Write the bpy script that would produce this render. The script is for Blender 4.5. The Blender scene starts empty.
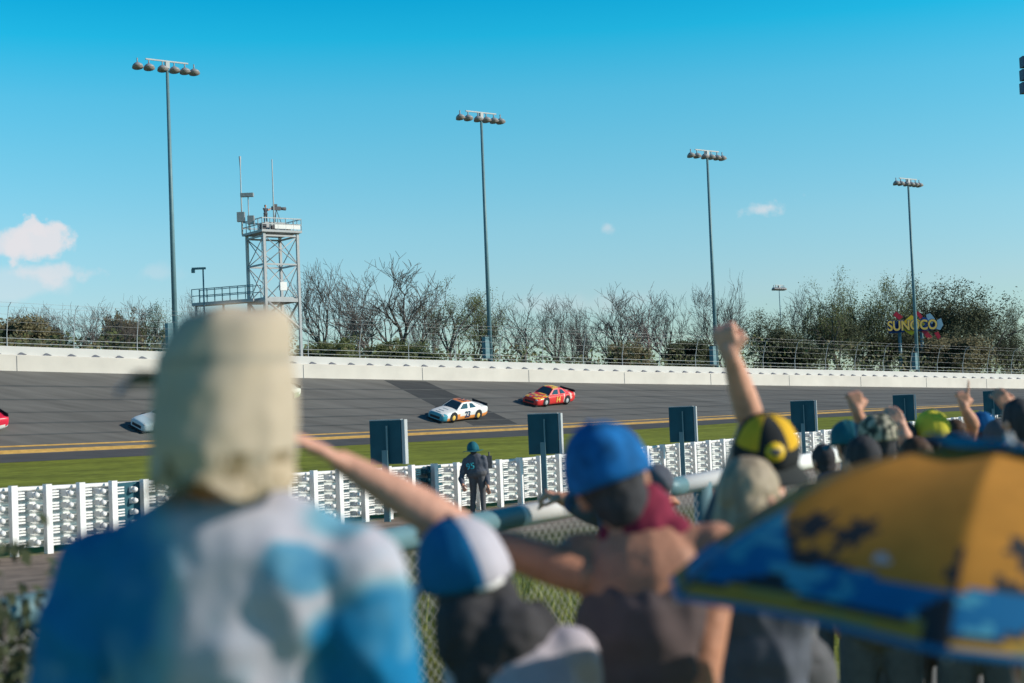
import bpy, bmesh, math, random
from mathutils import Vector, Matrix, noise
random.seed(7)
V = Vector
sc = bpy.context.scene
COL = sc.collection
# ------------------------------------------------------------------ camera model
W_, H_, FPX = 1024, 683, 1422.2
CAMZ = 1.62
pit, rol = math.radians(2.3), math.radians(2.3)
FWD = V((0, math.cos(pit), math.sin(pit)))
R0, U0 = V((1, 0, 0)), V((0, -math.sin(pit), math.cos(pit)))
RGT = R0*math.cos(rol) - U0*math.sin(rol)
UPV = U0*math.cos(rol) + R0*math.sin(rol)
CAM = V((0, 0, CAMZ))
def ray(x, y): return FWD + RGT*((x-512)/FPX) - UPV*((y-341.5)/FPX)
def P(x, y, D): return CAM + ray(x, y)*D
# ------------------------------------------------------------------ materials
def mat(name, col, rough=.7, var=.12, scale=3.0, metal=0., bump=0., attr=False, spec=.3, stretch=None, detail=6, var2=0., scale2=.3, transl=0., coat=0.):
    m = bpy.data.materials.new(name); m.use_nodes = True
    nt = m.node_tree; N = nt.nodes; L = nt.links
    b = N['Principled BSDF']
    b.inputs['Roughness'].default_value = rough; b.inputs['Metallic'].default_value = metal
    b.inputs['Specular IOR Level'].default_value = spec
    b.inputs['Coat Weight'].default_value = coat
    tc = N.new('ShaderNodeTexCoord'); mp = N.new('ShaderNodeMapping'); L.new(tc.outputs['Object'], mp.inputs[0])
    if stretch: mp.inputs['Rotation'].default_value = (0, 0, stretch[0]); mp.inputs['Scale'].default_value = stretch[1]
    nz = N.new('ShaderNodeTexNoise'); nz.inputs['Scale'].default_value = scale; nz.inputs['Detail'].default_value = detail
    L.new(mp.outputs[0], nz.inputs['Vector'])
    if attr:
        a = N.new('ShaderNodeAttribute'); a.attribute_name = 'col'; src = a.outputs['Color']
    else:
        a = N.new('ShaderNodeRGB'); a.outputs[0].default_value = (*col, 1); src = a.outputs[0]
    mr = N.new('ShaderNodeMapRange'); mr.inputs['From Min'].default_value = .25; mr.inputs['From Max'].default_value = .75
    mr.inputs['To Min'].default_value = 1-var; mr.inputs['To Max'].default_value = 1+var
    L.new(nz.outputs['Fac'], mr.inputs['Value'])
    fac = mr.outputs[0]
    if var2:
        n2 = N.new('ShaderNodeTexNoise'); n2.inputs['Scale'].default_value = scale2; n2.inputs['Detail'].default_value = 4
        L.new(tc.outputs['Object'], n2.inputs['Vector'])
        m2 = N.new('ShaderNodeMapRange'); m2.inputs['From Min'].default_value = .3; m2.inputs['From Max'].default_value = .7
        m2.inputs['To Min'].default_value = 1-var2; m2.inputs['To Max'].default_value = 1+var2
        L.new(n2.outputs['Fac'], m2.inputs['Value'])
        mu = N.new('ShaderNodeMath'); mu.operation = 'MULTIPLY'; L.new(fac, mu.inputs[0]); L.new(m2.outputs[0], mu.inputs[1]); fac = mu.outputs[0]
    vm = N.new('ShaderNodeVectorMath'); vm.operation = 'SCALE'; L.new(src, vm.inputs[0]); L.new(fac, vm.inputs['Scale'])
    L.new(vm.outputs[0], b.inputs['Base Color'])
    if bump:
        bp = N.new('ShaderNodeBump'); bp.inputs['Strength'].default_value = bump; bp.inputs['Distance'].default_value = .05
        L.new(nz.outputs['Fac'], bp.inputs['Height']); L.new(bp.outputs[0], b.inputs['Normal'])
    if transl:
        tr = N.new('ShaderNodeBsdfTranslucent'); L.new(vm.outputs[0], tr.inputs['Color'])
        mx = N.new('ShaderNodeMixShader'); mx.inputs[0].default_value = transl
        L.new(b.outputs[0], mx.inputs[1]); L.new(tr.outputs[0], mx.inputs[2])
        L.new(mx.outputs[0], N['Material Output'].inputs['Surface'])
    return m
M = dict(
 asphalt=mat('asphalt', (.145,.142,.134), .75, .22, .9, stretch=(math.radians(-36.9), (.03,1.1,1)), var2=.10, scale2=.05, spec=.2),
 patch=mat('asphalt_patch', (.058,.062,.066), .9, .25, .8, stretch=(math.radians(-36.9), (.1,1.2,1)), spec=.2),
 streak=mat('tyre_rubber_streak', (.098,.102,.102), .8, .25, .9, stretch=(math.radians(-36.9), (.03,1.1,1)), spec=.2),
 apron=mat('apron', (.085,.088,.094), .9, .15, .6, spec=.2),
 yellow=mat('yellow_paint', (.60,.36,.10), .7, .25, 2.),
 ground=mat('ground', (1,1,1), .95, .35, 1.6, attr=True, var2=.25, scale2=.25, bump=.5, spec=.1),
 wall=mat('wall_cream', (.68,.635,.58), .8, .08, .5, var2=.07, scale2=.12),
 wallw=mat('wall_white', (.60,.59,.57), .8, .06, .5),
 bracket=mat('bracket_dark', (.16,.17,.20), .7),
 steel=mat('galvanised', (.36,.37,.38), .5, .1, 4, metal=.3),
 steelw=mat('galvanised_pale', (.46,.49,.51), .5, .1, 4),
 poleblue=mat('pole_teal', (.13,.24,.28), .5, .1, 2, metal=.1),
 tower=mat('tower_steel', (.42,.44,.46), .5, .1, 2),
 white=mat('white_paint', (.78,.78,.78), .6, .06, 3),
 rail=mat('guardrail_steel', (.66,.69,.69), .45, .15, 3, metal=.35),
 teal=mat('teal_panel', (.012,.085,.12), .6, .15, 3),
 dark=mat('dark_part', (.03,.033,.04), .6),
 lamp=mat('lamp_housing', (.30,.30,.32), .4),
 glass=mat('car_glass', (.02,.05,.08), .15, .05, spec=.6),
 rubber=mat('rubber', (.02,.02,.022), .8),
 bark=mat('bark', (.15,.135,.125), .9, .25, 2.),
 bark2=mat('bark_red', (.26,.19,.18), .9, .25, 2.),
 leaf=mat('leaf_olive', (.13,.155,.06), .8, .45, .5, transl=.3),
 leafd=mat('leaf_dark', (.07,.085,.045), .8, .45, .5, transl=.25),
 leafy=mat('leaf_dry', (.19,.17,.095), .8, .4, .5, transl=.3),
 grassb=mat('tall_grass', (.24,.26,.06), .8, .4, 1.2, transl=.3),
 skin=mat('skin', (.60,.29,.19), .55, .16, 22, bump=.15, var2=.10, scale2=5., spec=.35),
 skin2=mat('skin_tan', (.48,.23,.15), .55, .16, 22, bump=.15, var2=.10, scale2=5., spec=.35),
 skin3=mat('skin_pale', (.68,.35,.25), .55, .16, 22, bump=.15, var2=.10, scale2=5., spec=.35),
 attr=mat('cloth_attr', (1,1,1), .9, .06, 30, attr=True, spec=.1),
 umb=mat('umbrella_cloth', (1,1,1), .7, .10, 9, attr=True, spec=.25, transl=.30),
 paint=mat('car_paint', (1,1,1), .35, .02, 3, attr=True, spec=.5, coat=.3),
 navy=mat('navy_cloth', (.105,.115,.145), .9, .15, 20, spec=.1),
 char=mat('charcoal_cloth', (.115,.115,.125), .9, .15, 20, spec=.1),
 brown=mat('brown_cloth', (.14,.11,.115), .9, .12, 20, spec=.1),
 maroon=mat('maroon_cloth', (.22,.03,.06), .9, .15, 20, spec=.1),
 lilac=mat('lilac_cloth', (.44,.41,.47), .9, .1, 20, spec=.1),
 denim=mat('denim', (.10,.20,.30), .9, .15, 30, spec=.1),
 blue=mat('blue_cloth', (.01,.12,.34), .85, .55, 22, spec=.15),
 tealc=mat('teal_cloth', (.02,.13,.17), .85, .2, 14, spec=.15),
 yelc=mat('neon_yellow_cloth', (.62,.55,.06), .85, .15, 14, spec=.15),
 hair=mat('dark_hair', (.055,.055,.062), .85, .3, 30, stretch=(0,(1,1,.1)), spec=.1),
 blond=mat('blond_hair', (.34,.27,.19), .6, .45, 26, stretch=(0,(1,1,.12)), spec=.4),
 brownh=mat('brown_hair', (.09,.055,.04), .6, .3, 30, stretch=(0,(1,1,.1)), spec=.1),
 red=mat('red_band', (.55,.03,.04), .5),
 orange=mat('orange_paint', (.8,.22,.04), .4),
 pink=mat('pink_print', (.75,.28,.36), .6),
 num_navy=mat('number_navy', (.01,.05,.12), .5),
 num_yel=mat('number_yellow', (.85,.55,.12), .5),
 num_teal=mat('number_teal', (.05,.42,.50), .6),
 s_yel=mat('sign_yellow', (.80,.52,.03), .5), s_blue=mat('sign_blue', (.01,.06,.25), .5), s_red=mat('sign_red', (.50,.02,.05), .5),
 s_sky=mat('sign_pale_blue', (.25,.42,.55), .5),
 cream=mat('cream_post', (.52,.50,.40), .6, .1, 6),
 eye=mat('eye_white', (.7,.7,.7), .3),
)
# ------------------------------------------------------------------ mesh collector
class MB:
    def __init__(s): s.v=[]; s.f=[]; s.m=[]; s.c=[]; s.sm=[]
    def quad(s, pts, mi=0, c=None, smooth=False):
        n=len(s.v); s.v += [tuple(p) for p in pts]; s.f.append(tuple(range(n, n+len(pts)))); s.m.append(mi); s.c.append(c); s.sm.append(smooth)
    def mesh(s, vs, fs, mi=0, c=None, smooth=False):
        n=len(s.v); s.v += [tuple(p) for p in vs]
        for f in fs: s.f.append(tuple(i+n for i in f)); s.m.append(mi); s.c.append(c); s.sm.append(smooth)
    def box(s, c, size, X=None, Y=None, Z=None, mi=0, col=None):
        X = X or V((1,0,0)); Y = Y or V((0,1,0)); Z = Z or V((0,0,1)); c=V(c); a,b,d=[k/2 for k in size]
        vs=[c+X*(i*a)+Y*(j*b)+Z*(k*d) for i in (-1,1) for j in (-1,1) for k in (-1,1)]
        s.mesh(vs, [(0,1,3,2),(4,6,7,5),(0,4,5,1),(2,3,7,6),(0,2,6,4),(1,5,7,3)], mi, col)
    def tube(s, pts, rad, n=8, mi=0, col=None, caps=True, smooth=True):
        pts=[V(p) for p in pts]; K=len(pts)
        if not hasattr(rad,'__len__'): rad=[rad]*K
        vs=[]; prev=None
        for i,p in enumerate(pts):
            d=(pts[min(i+1,K-1)]-pts[max(i-1,0)]).normalized()
            if prev is None:
                a=d.orthogonal().normalized()
            else:
                a=(prev-d*prev.dot(d));  a = a.normalized() if a.length>1e-6 else d.orthogonal().normalized()
            prev=a; b=d.cross(a)
            for j in range(n):
                t=2*math.pi*j/n; vs.append(p+(a*math.cos(t)+b*math.sin(t))*rad[i])
        fs=[(i*n+j,i*n+(j+1)%n,(i+1)*n+(j+1)%n,(i+1)*n+j) for i in range(K-1) for j in range(n)]
        if caps: fs += [tuple(range(n-1,-1,-1)), tuple((K-1)*n+j for j in range(n))]
        s.mesh(vs,fs,mi,col,smooth)
    def ell(s, c, r, B=None, nu=14, nv=9, mi=0, col=None):
        c=V(c); X,Y,Z = B or (V((1,0,0)),V((0,1,0)),V((0,0,1))); vs=[]
        for i in range(1,nv):
            ph=math.pi*i/nv
            for j in range(nu):
                t=2*math.pi*j/nu
                vs.append(c+X*(r[0]*math.sin(ph)*math.cos(t))+Y*(r[1]*math.sin(ph)*math.sin(t))+Z*(r[2]*math.cos(ph)))
        fs=[(i*nu+j,(i+1)*nu+j,(i+1)*nu+(j+1)%nu,i*nu+(j+1)%nu) for i in range(nv-2) for j in range(nu)]
        k=len(vs); vs += [c+Z*r[2], c-Z*r[2]]
        fs += [(k,j,(j+1)%nu) for j in range(nu)] + [(k+1,(nv-2)*nu+(j+1)%nu,(nv-2)*nu+j) for j in range(nu)]
        s.mesh(vs,fs,mi,col,True)
    def cap(s, a, b, ra, rb, n=12):       # tapered capsule, closed
        a=V(a); b=V(b); d=b-a; L=d.length
        if L<1e-6: s.ell(a,(ra,)*3); return
        d/=L; x=d.orthogonal().normalized(); y=d.cross(x); rings=[]
        for t in (-80,-50,-20): rings.append((a+d*ra*math.sin(math.radians(t)), ra*math.cos(math.radians(t))))
        for t in (.33,.66): rings.append((a+d*L*t, ra+(rb-ra)*t))
        for t in (20,50,80): rings.append((b+d*rb*math.sin(math.radians(t)), rb*math.cos(math.radians(t))))
        vs=[p+(x*math.cos(2*math.pi*j/n)+y*math.sin(2*math.pi*j/n))*r for p,r in rings for j in range(n)]
        K=len(rings)
        fs=[(i*n+j,i*n+(j+1)%n,(i+1)*n+(j+1)%n,(i+1)*n+j) for i in range(K-1) for j in range(n)]
        fs += [tuple(range(n-1,-1,-1)), tuple((K-1)*n+j for j in range(n))]
        s.mesh(vs,fs,0,None,True)
    def build(s, name, mats, parent=None, loc=None, recalc=False):
        loc=V(loc) if loc is not None else V((0,0,0))
        me=bpy.data.meshes.new(name); me.from_pydata([tuple(V(v)-loc) for v in s.v],[],s.f)
        if not isinstance(mats,(list,tuple)): mats=[mats]
        for m in mats: me.materials.append(m)
        me.polygons.foreach_set('material_index', s.m); me.polygons.foreach_set('use_smooth', s.sm)
        if any(c is not None for c in s.c):
            at=me.color_attributes.new('col','FLOAT_COLOR','CORNER')
            for p,c in zip(me.polygons,s.c):
                for li in p.loop_indices: at.data[li].color=(*(c or (1,1,1)),1)
        me.update()
        if recalc:
            bm=bmesh.new(); bm.from_mesh(me); bmesh.ops.remove_doubles(bm,verts=bm.verts,dist=1e-4); bmesh.ops.recalc_face_normals(bm,faces=bm.faces); bm.to_mesh(me); bm.free()
        o=bpy.data.objects.new(name, me); COL.objects.link(o)
        if parent is not None: o.parent=parent; 
        if parent is None: o.location=loc
        return o
def link_part(o, parent, worldloc=None):
    o.parent=parent; return o
def tag(o, label=None, cat=None, group=None, kind=None):
    if label: o['label']=label
    if cat: o['category']=cat
    if group: o['group']=group
    if kind: o['kind']=kind
    return o
def empty(name, loc, label, cat, group=None, rz=0):
    o=bpy.data.objects.new(name,None); COL.objects.link(o); o.location=loc; o.rotation_euler=(0,0,rz); o.empty_display_size=.3
    return tag(o,label,cat,group)
def bpart(mb, name, m, root, **k):       # parts given in world coordinates under an unrotated root
    return mb.build(name, m, root, loc=root.location, **k)
def copy_tree(o, parent=None):
    c=o.copy(); COL.objects.link(c); c.parent=parent
    for ch in list(o.children): copy_tree(ch,c)
    return c
def interp(t, xs, ys):
    if t<=xs[0]: return ys[0]
    for i in range(len(xs)-1):
        if t<=xs[i+1]: return ys[i]+(ys[i+1]-ys[i])*(t-xs[i])/(xs[i+1]-xs[i])
    return ys[-1]
def sstep(t): t=max(0,min(1,t)); return t*t*(3-2*t)
def textmesh(txt, size, extrude=.01, bold=0.):
    cu=bpy.data.curves.new('t','FONT'); cu.body=txt; cu.size=size; cu.extrude=extrude; cu.offset=bold; cu.align_x='CENTER'; cu.align_y='CENTER'
    o=bpy.data.objects.new('t',cu); COL.objects.link(o)
    dg=bpy.context.evaluated_depsgraph_get(); me=bpy.data.meshes.new_from_object(o.evaluated_get(dg))
    vs=[v.co.copy() for v in me.vertices]; fs=[tuple(p.vertices) for p in me.polygons]
    bpy.data.objects.remove(o); bpy.data.meshes.remove(me); return vs,fs
def text_on(mb, txt, size, c, X, Y, Z, ext=.01, bold=0., mi=0, sx=1.):
    vs,fs=textmesh(txt,size,ext,bold); mb.mesh([V(c)+X*(v.x*sx)+Y*v.y+Z*v.z for v in vs],fs,mi)
# ------------------------------------------------------------------ track frame (s along, q across)
T=V((.8,.6,0)); NQ=V((-.6,.8,0)); KS=.86
O0=V((-35.6*KS,146*KS,0)); QY=-21.; QA=-26.5
def q_of(p): return (p.x-O0.x)*NQ.x+(p.y-O0.y)*NQ.y
def s_of(p): return (p.x-O0.x)*T.x+(p.y-O0.y)*T.y
def hit_q(x,y,q):
    a=q_of(P(x,y,0)); b=q_of(P(x,y,1)); return P(x,y,(q-a)/(b-a))
def table(q, pts):
    ps=[hit_q(x,y,q) for x,y in pts]; return [s_of(p) for p in ps],[p.z for p in ps]
WT=table(-3,[(-200,364),(0,370.6),(300,378),(620,383.6),(1024,388.6),(1300,391)])
YT=table(QY,[(-200,463),(0,455),(300,441.5),(600,426.5),(850,412.5),(1024,404)])
AT=table(QA,[(-200,473),(0,463),(300,448),(600,432),(800,418.5),(1024,408)])
def wz(s): return interp(s,*WT)
def yz(s): return interp(s,*YT)
def az(s): return interp(s,*AT)
def track_z(s,q): return interp(q,[QA,QY,-3],[az(s),yz(s),wz(s)])
def pt(s,q,dz=0.): p=O0+T*s+NQ*q; return V((p.x,p.y,track_z(s,q)+dz))
def px_track(x,y):
    lo=None
    D=70.
    while D<260:
        p=P(x,y,D); q=q_of(p)
        if QA<q<-3 and p.z<=track_z(s_of(p),q): return p
        D+=.1
    return P(x,y,130)
# barrier line
B0=V((-8.5,23.7,0)); BD=V((.567,.824,0)); BN=V((.824,-.567,0))   # BN points to the spectators' side
BK=[-20,0,7.2,13.4,18.25,33,70]; BZ=[-.9,-1.13,-1.34,-1.5,-1.52,-1.6,-1.75]
def btop(k): return CAMZ+interp(k,BK,BZ)
BH=1.15
def bpos(k,dn=0.,z=0.): p=B0+BD*k+BN*dn; return V((p.x,p.y,z))
def ground_z(X,Y):
    p=V((X,Y,0)); q=q_of(p); s=s_of(p)
    if q>=QA:
        if q>-3: return wz(s)-.1-.02*min(q,60)
        return track_z(s,q)-(.4 if QA+1<q<-4 else 0.005)
    d=(p-B0); k=d.dot(BD); dn=d.dot(BN); bz=btop(k)-BH
    if dn<0:
        w=-dn/(-dn+(QA-q)); w=sstep(w) ; return bz*(1-w)+az(s)*w-.005
    t=min(1,dn/16.)
    r=math.hypot(X,Y)
    near=-.22*sstep((r-2.4)/2.2)-.08*sstep((r-5)/4)
    return bz*(1-sstep(t))+near*sstep(t)
# ------------------------------------------------------------------ ground
def frange(a,b,st):
    r=[]; 
    while a<b: r.append(a); a+=st
    return r
def make_ground():
    ss=[-3000,-1200,-500,-250,-150,-120]+frange(-100,0,1.0)+frange(0,160,4)+[180,220,300,450,700,1200,3000]
    qs=[-3000,-1200,-500,-260,-190,-165]+frange(-150,-84,.9)+frange(-84,QA,1.5)+[QA,QA+1.5,QY-.6,QY,QY+1,-12,-5,-3,-2,5,15,30,60,120,300,700,1500,4000]
    vs=[]; cols=[]
    for s in ss:
        for q in qs:
            p=O0+T*s+NQ*q; z=ground_z(p.x,p.y); vs.append((p.x,p.y,z))
            d=(V((p.x,p.y,0))-B0); dn=d.dot(BN); g=(.20,.225,.03); n=noise.noise(V((p.x*.35,p.y*.35,0)))
            if q>-3: g=(.10,.11,.04)
            if dn>=-.3:
                dirt=(.25,.20,.165); wd=(.10,.11,.04)
                w=sstep((dn+n*2-5.5)/3.); g=tuple(a*(1-w)+b*w for a,b in zip(dirt,wd))
                if dn>11: 
                    w=sstep((dn+n*2-11)/2); g=tuple(a*(1-w)+b*w for a,b in zip(g,(.20,.22,.05)))
            cols.append(g)
    nq=len(qs); fs=[(i*nq+j,(i+1)*nq+j,(i+1)*nq+j+1,i*nq+j+1) for i in range(len(ss)-1) for j in range(nq-1)]
    me=bpy.data.meshes.new('ground'); me.from_pydata(vs,[],fs); me.materials.append(M['ground'])
    at=me.color_attributes.new('col','FLOAT_COLOR','POINT')
    for i,c in enumerate(cols): at.data[i].color=(*c,1)
    bm=bmesh.new(); bm.from_mesh(me); bmesh.ops.recalc_face_normals(bm,faces=bm.faces)
    bm.to_mesh(me); bm.free()
    o=bpy.data.objects.new('ground',me); COL.objects.link(o); tag(o,kind='structure')
make_ground()
SS=frange(-160,0,4)+frange(0,400,5)
def strip(name,qa,qb,dz,m,nq=1,ss=SS):
    mb=MB(); n=nq+1; vs=[pt(s,qa+(qb-qa)*j/nq,dz) for s in ss for j in range(n)]
    mb.mesh(vs,[(i*n+j,(i+1)*n+j,(i+1)*n+j+1,i*n+j+1) for i in range(len(ss)-1) for j in range(nq)])
    o=mb.build(name,m); tag(o,kind='structure'); return o
strip('race_track',QY,-3,0,M['asphalt'],4)
strip('track_apron',QA,QY,0,M['apron'],2)
strip('yellow_line',QY+.1,QY+.75,.004,M['yellow'])
strip('yellow_line',QY+1.3,QY+1.55,.004,M['yellow'])
# darker resurfaced patch across the track
c=[px_track(*a) for a in ((384,380.5),(426,381.5),(541,431),(493,433))]
c=[(s_of(a),q_of(a)) for a in c]
mb=MB(); n=12; vs=[]
for i in range(n+1):
    for j in range(7):
        u=i/n; w=j/6
        s=(c[0][0]*(1-w)+c[1][0]*w)*(1-u)+(c[3][0]*(1-w)+c[2][0]*w)*u; q=(c[0][1]*(1-w)+c[1][1]*w)*(1-u)+(c[3][1]*(1-w)+c[2][1]*w)*u
        vs.append(pt(s,min(-3.2,max(QY+2,q)),.004))
mb.mesh(vs,[(i*7+j,i*7+j+1,(i+1)*7+j+1,(i+1)*7+j) for i in range(n) for j in range(6)])
tag(mb.build('asphalt_patch',M['patch'],recalc=True),kind='structure')
# dark tyre streaks that belong to the track surface
for q0,w in ((-17.6,.25),(-15.3,.3),(-13,.2),(-10.2,.3),(-7,.35)):
    strip('tyre_streak',q0,q0+w,.008,M['streak'])
# ------------------------------------------------------------------ outer wall
wall=empty('track_wall',pt(0,-3),'long cream concrete and steel wall along the top of the banked track','wall')
mb=MB(); prof=[(0,-.3),(0,1.55),(.45,1.58),(.5,1.66),(.62,2.4),(1.0,2.42),(1.0,-.3)]
mb2=MB(); vs=[]; 
def loft(mb,prof,ss):
    n=len(prof); vs=[pt(s,-3)+NQ*a+V((0,0,b)) for s in ss for a,b in prof]
    mb.mesh(vs,[(i*n+j,(i+1)*n+j,(i+1)*n+j+1,i*n+j+1) for i in range(len(ss)-1) for j in range(n-1)])
loft(mb,[(0,-.3),(0,1.28),(.03,1.32),(.42,1.34)],SS); mb.m=[0]*len(mb.f)
bpart(mb,'barrier_face',M['wall'],wall)
mb=MB(); loft(mb,[(.42,1.342),(.5,1.98),(.54,2.03),(1.1,2.05),(1.1,-.3)],SS); bpart(mb,'wall_cap',M['wallw'],wall)
k=0; s=-34.
while k<98:
    a=pt(s,-3)+NQ*.08+V((0,0,1.335)); e=.36
    mb=MB(); vs=[a-T*e,a+T*e,a+T*e+NQ*.33,a-T*e+NQ*.33,a-T*.06+NQ*.38+V((0,0,.22)),a+T*.06+NQ*.38+V((0,0,.22))]
    mb.mesh(vs,[(0,1,5,4),(1,2,5),(0,4,3),(3,4,5,2),(0,3,2,1)])
    bpart(mb,'bracket',M['bracket'],wall); s+=2.05; k+=1
mb=MB()
for s in frange(-40,200,13.): mb.box(pt(s,-3.01)+V((0,0,.62)),(.035,.03,1.2),T,NQ)
bpart(mb,'joint',M['bracket'],wall)
# catch fence
cf=empty('catch_fence',pt(0,-1.9)+V((0,0,2.3)),'tall cable catch fence with posts curving over the top of the cream wall','fence')
def cfp(s,h):                               # fence profile leaning over the track at the top
    lean=-.22*max(0,h-1.0)**1.3 if h<3.2 else -.22*2.2**1.3-(h-3.2)*.9
    return pt(s,-2.2)+NQ*lean+V((0,0,2.0+min(h,3.2)+(h-3.2)*.4*(h>3.2)))
s=-42.; k=0
while s<190:
    mb=MB(); mb.tube([cfp(s,h) for h in (-.6,0,1.1,2.2,3.2,3.6,4.0)],[.04,.04,.036,.034,.03,.028,.028],6)
    bpart(mb,'post',M['steelw'],cf); s+=5.5; k+=1
for h in (.3,.7,1.35,2.0,2.6,3.2,3.9):
    mb=MB(); mb.tube([cfp(s,h) for s in frange(-60,200,5.5)],.011 if h>1 else .024,4); bpart(mb,'cable',M['steel'] if h>1 else M['steelw'],cf)
# ------------------------------------------------------------------ light poles
def light_pole(x,yt,yb,label,bar=5.5,scale=1.,q=0.,grp='floodlight poles behind the outer wall',box=True):
    b=hit_q(x+ (0),yb,q); b.z=ground_z(b.x,b.y)
    D=(b-CAM).dot(FWD); top=None
    zt=P(x,yt,D).z
    xb=x
    # top directly above the base: find x of base px from the top ray at the same distance
    t=P(x,yt,D); b=V((t.x,t.y,b.z)); top=V((t.x,t.y,zt))
    r=empty('light_pole',b,label,'light pole',grp)
    mb=MB(); mb.tube([b,b+(top-b)*.5,top],[.25*scale,.20*scale,.13*scale],12); bpart(mb,'shaft',M['poleblue'],r)
    mb=MB(); c=top+V((0,0,-.1)); mb.box(c+V((0,0,.25)),(bar*.72,.12,.12),T,NQ); mb.box(c-V((0,0,.1)),(.35,.35,.6),T,NQ); bpart(mb,'crossarm',M['steelw'],r)
    for i in range(6):
        f=(-.5,-.31,-.08,.12,.3,.46)[i]; c0=c+T*(bar*f)+V((0,0,-.25)); d=(V((.6,-.8,-.8)).normalized()); mb=MB()
        mb.tube([c0+V((0,0,.12)),c0+V((0,0,.02)),c0-V((0,0,.12))+d*.05,c0-V((0,0,.28))+d*.12],[.10,.26,.44,.50],14); mb.tube([c0+V((0,0,.5)),c0],.06,6)
        bpart(mb,'lamp',M['lamp'],r)
    if box:
        mb=MB(); h=b.z+(zt-b.z)*.13; mb.box(V((b.x,b.y,h))-T*.55,(.5,.6,2.2),T,NQ); bpart(mb,'control_box',M['poleblue'],r)
    return r
light_pole(167,63,352,'tallest floodlight pole, leftmost, rising behind the man in the sun hat')
light_pole(481,114,360,'second floodlight pole from the left, above the white race car',5.3)
light_pole(707,152,367,'third floodlight pole from the left, beside the raised fist',5.3)
light_pole(908,180,373,'rightmost and shortest of the tall floodlight poles, in front of the petrol sign',5.0)
r=light_pole(779,286,360,'small distant floodlight pole above the trees, with two lamp clusters',2.8,.5,60,grp='distant lights',box=False)
# small street lamp by the tower
b=hit_q(203,345,8); b.z=ground_z(b.x,b.y); D=(b-CAM).dot(FWD); t=P(203,269,D); b.x=t.x; b.y=t.y
r=empty('street_lamp',b,'thin street lamp with a single arm, left of the tower','lamp')
mb=MB(); mb.tube([b,t],[.12,.07],8); bpart(mb,'shaft',M['poleblue'],r)
mb=MB(); mb.box(t-RGT*.4+V((0,0,.05)),(1.3,.35,.18)); mb.box(t-RGT*.95-V((0,0,.2)),(.3,.3,.35)); bpart(mb,'lamp_head',M['poleblue'],r)
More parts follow.
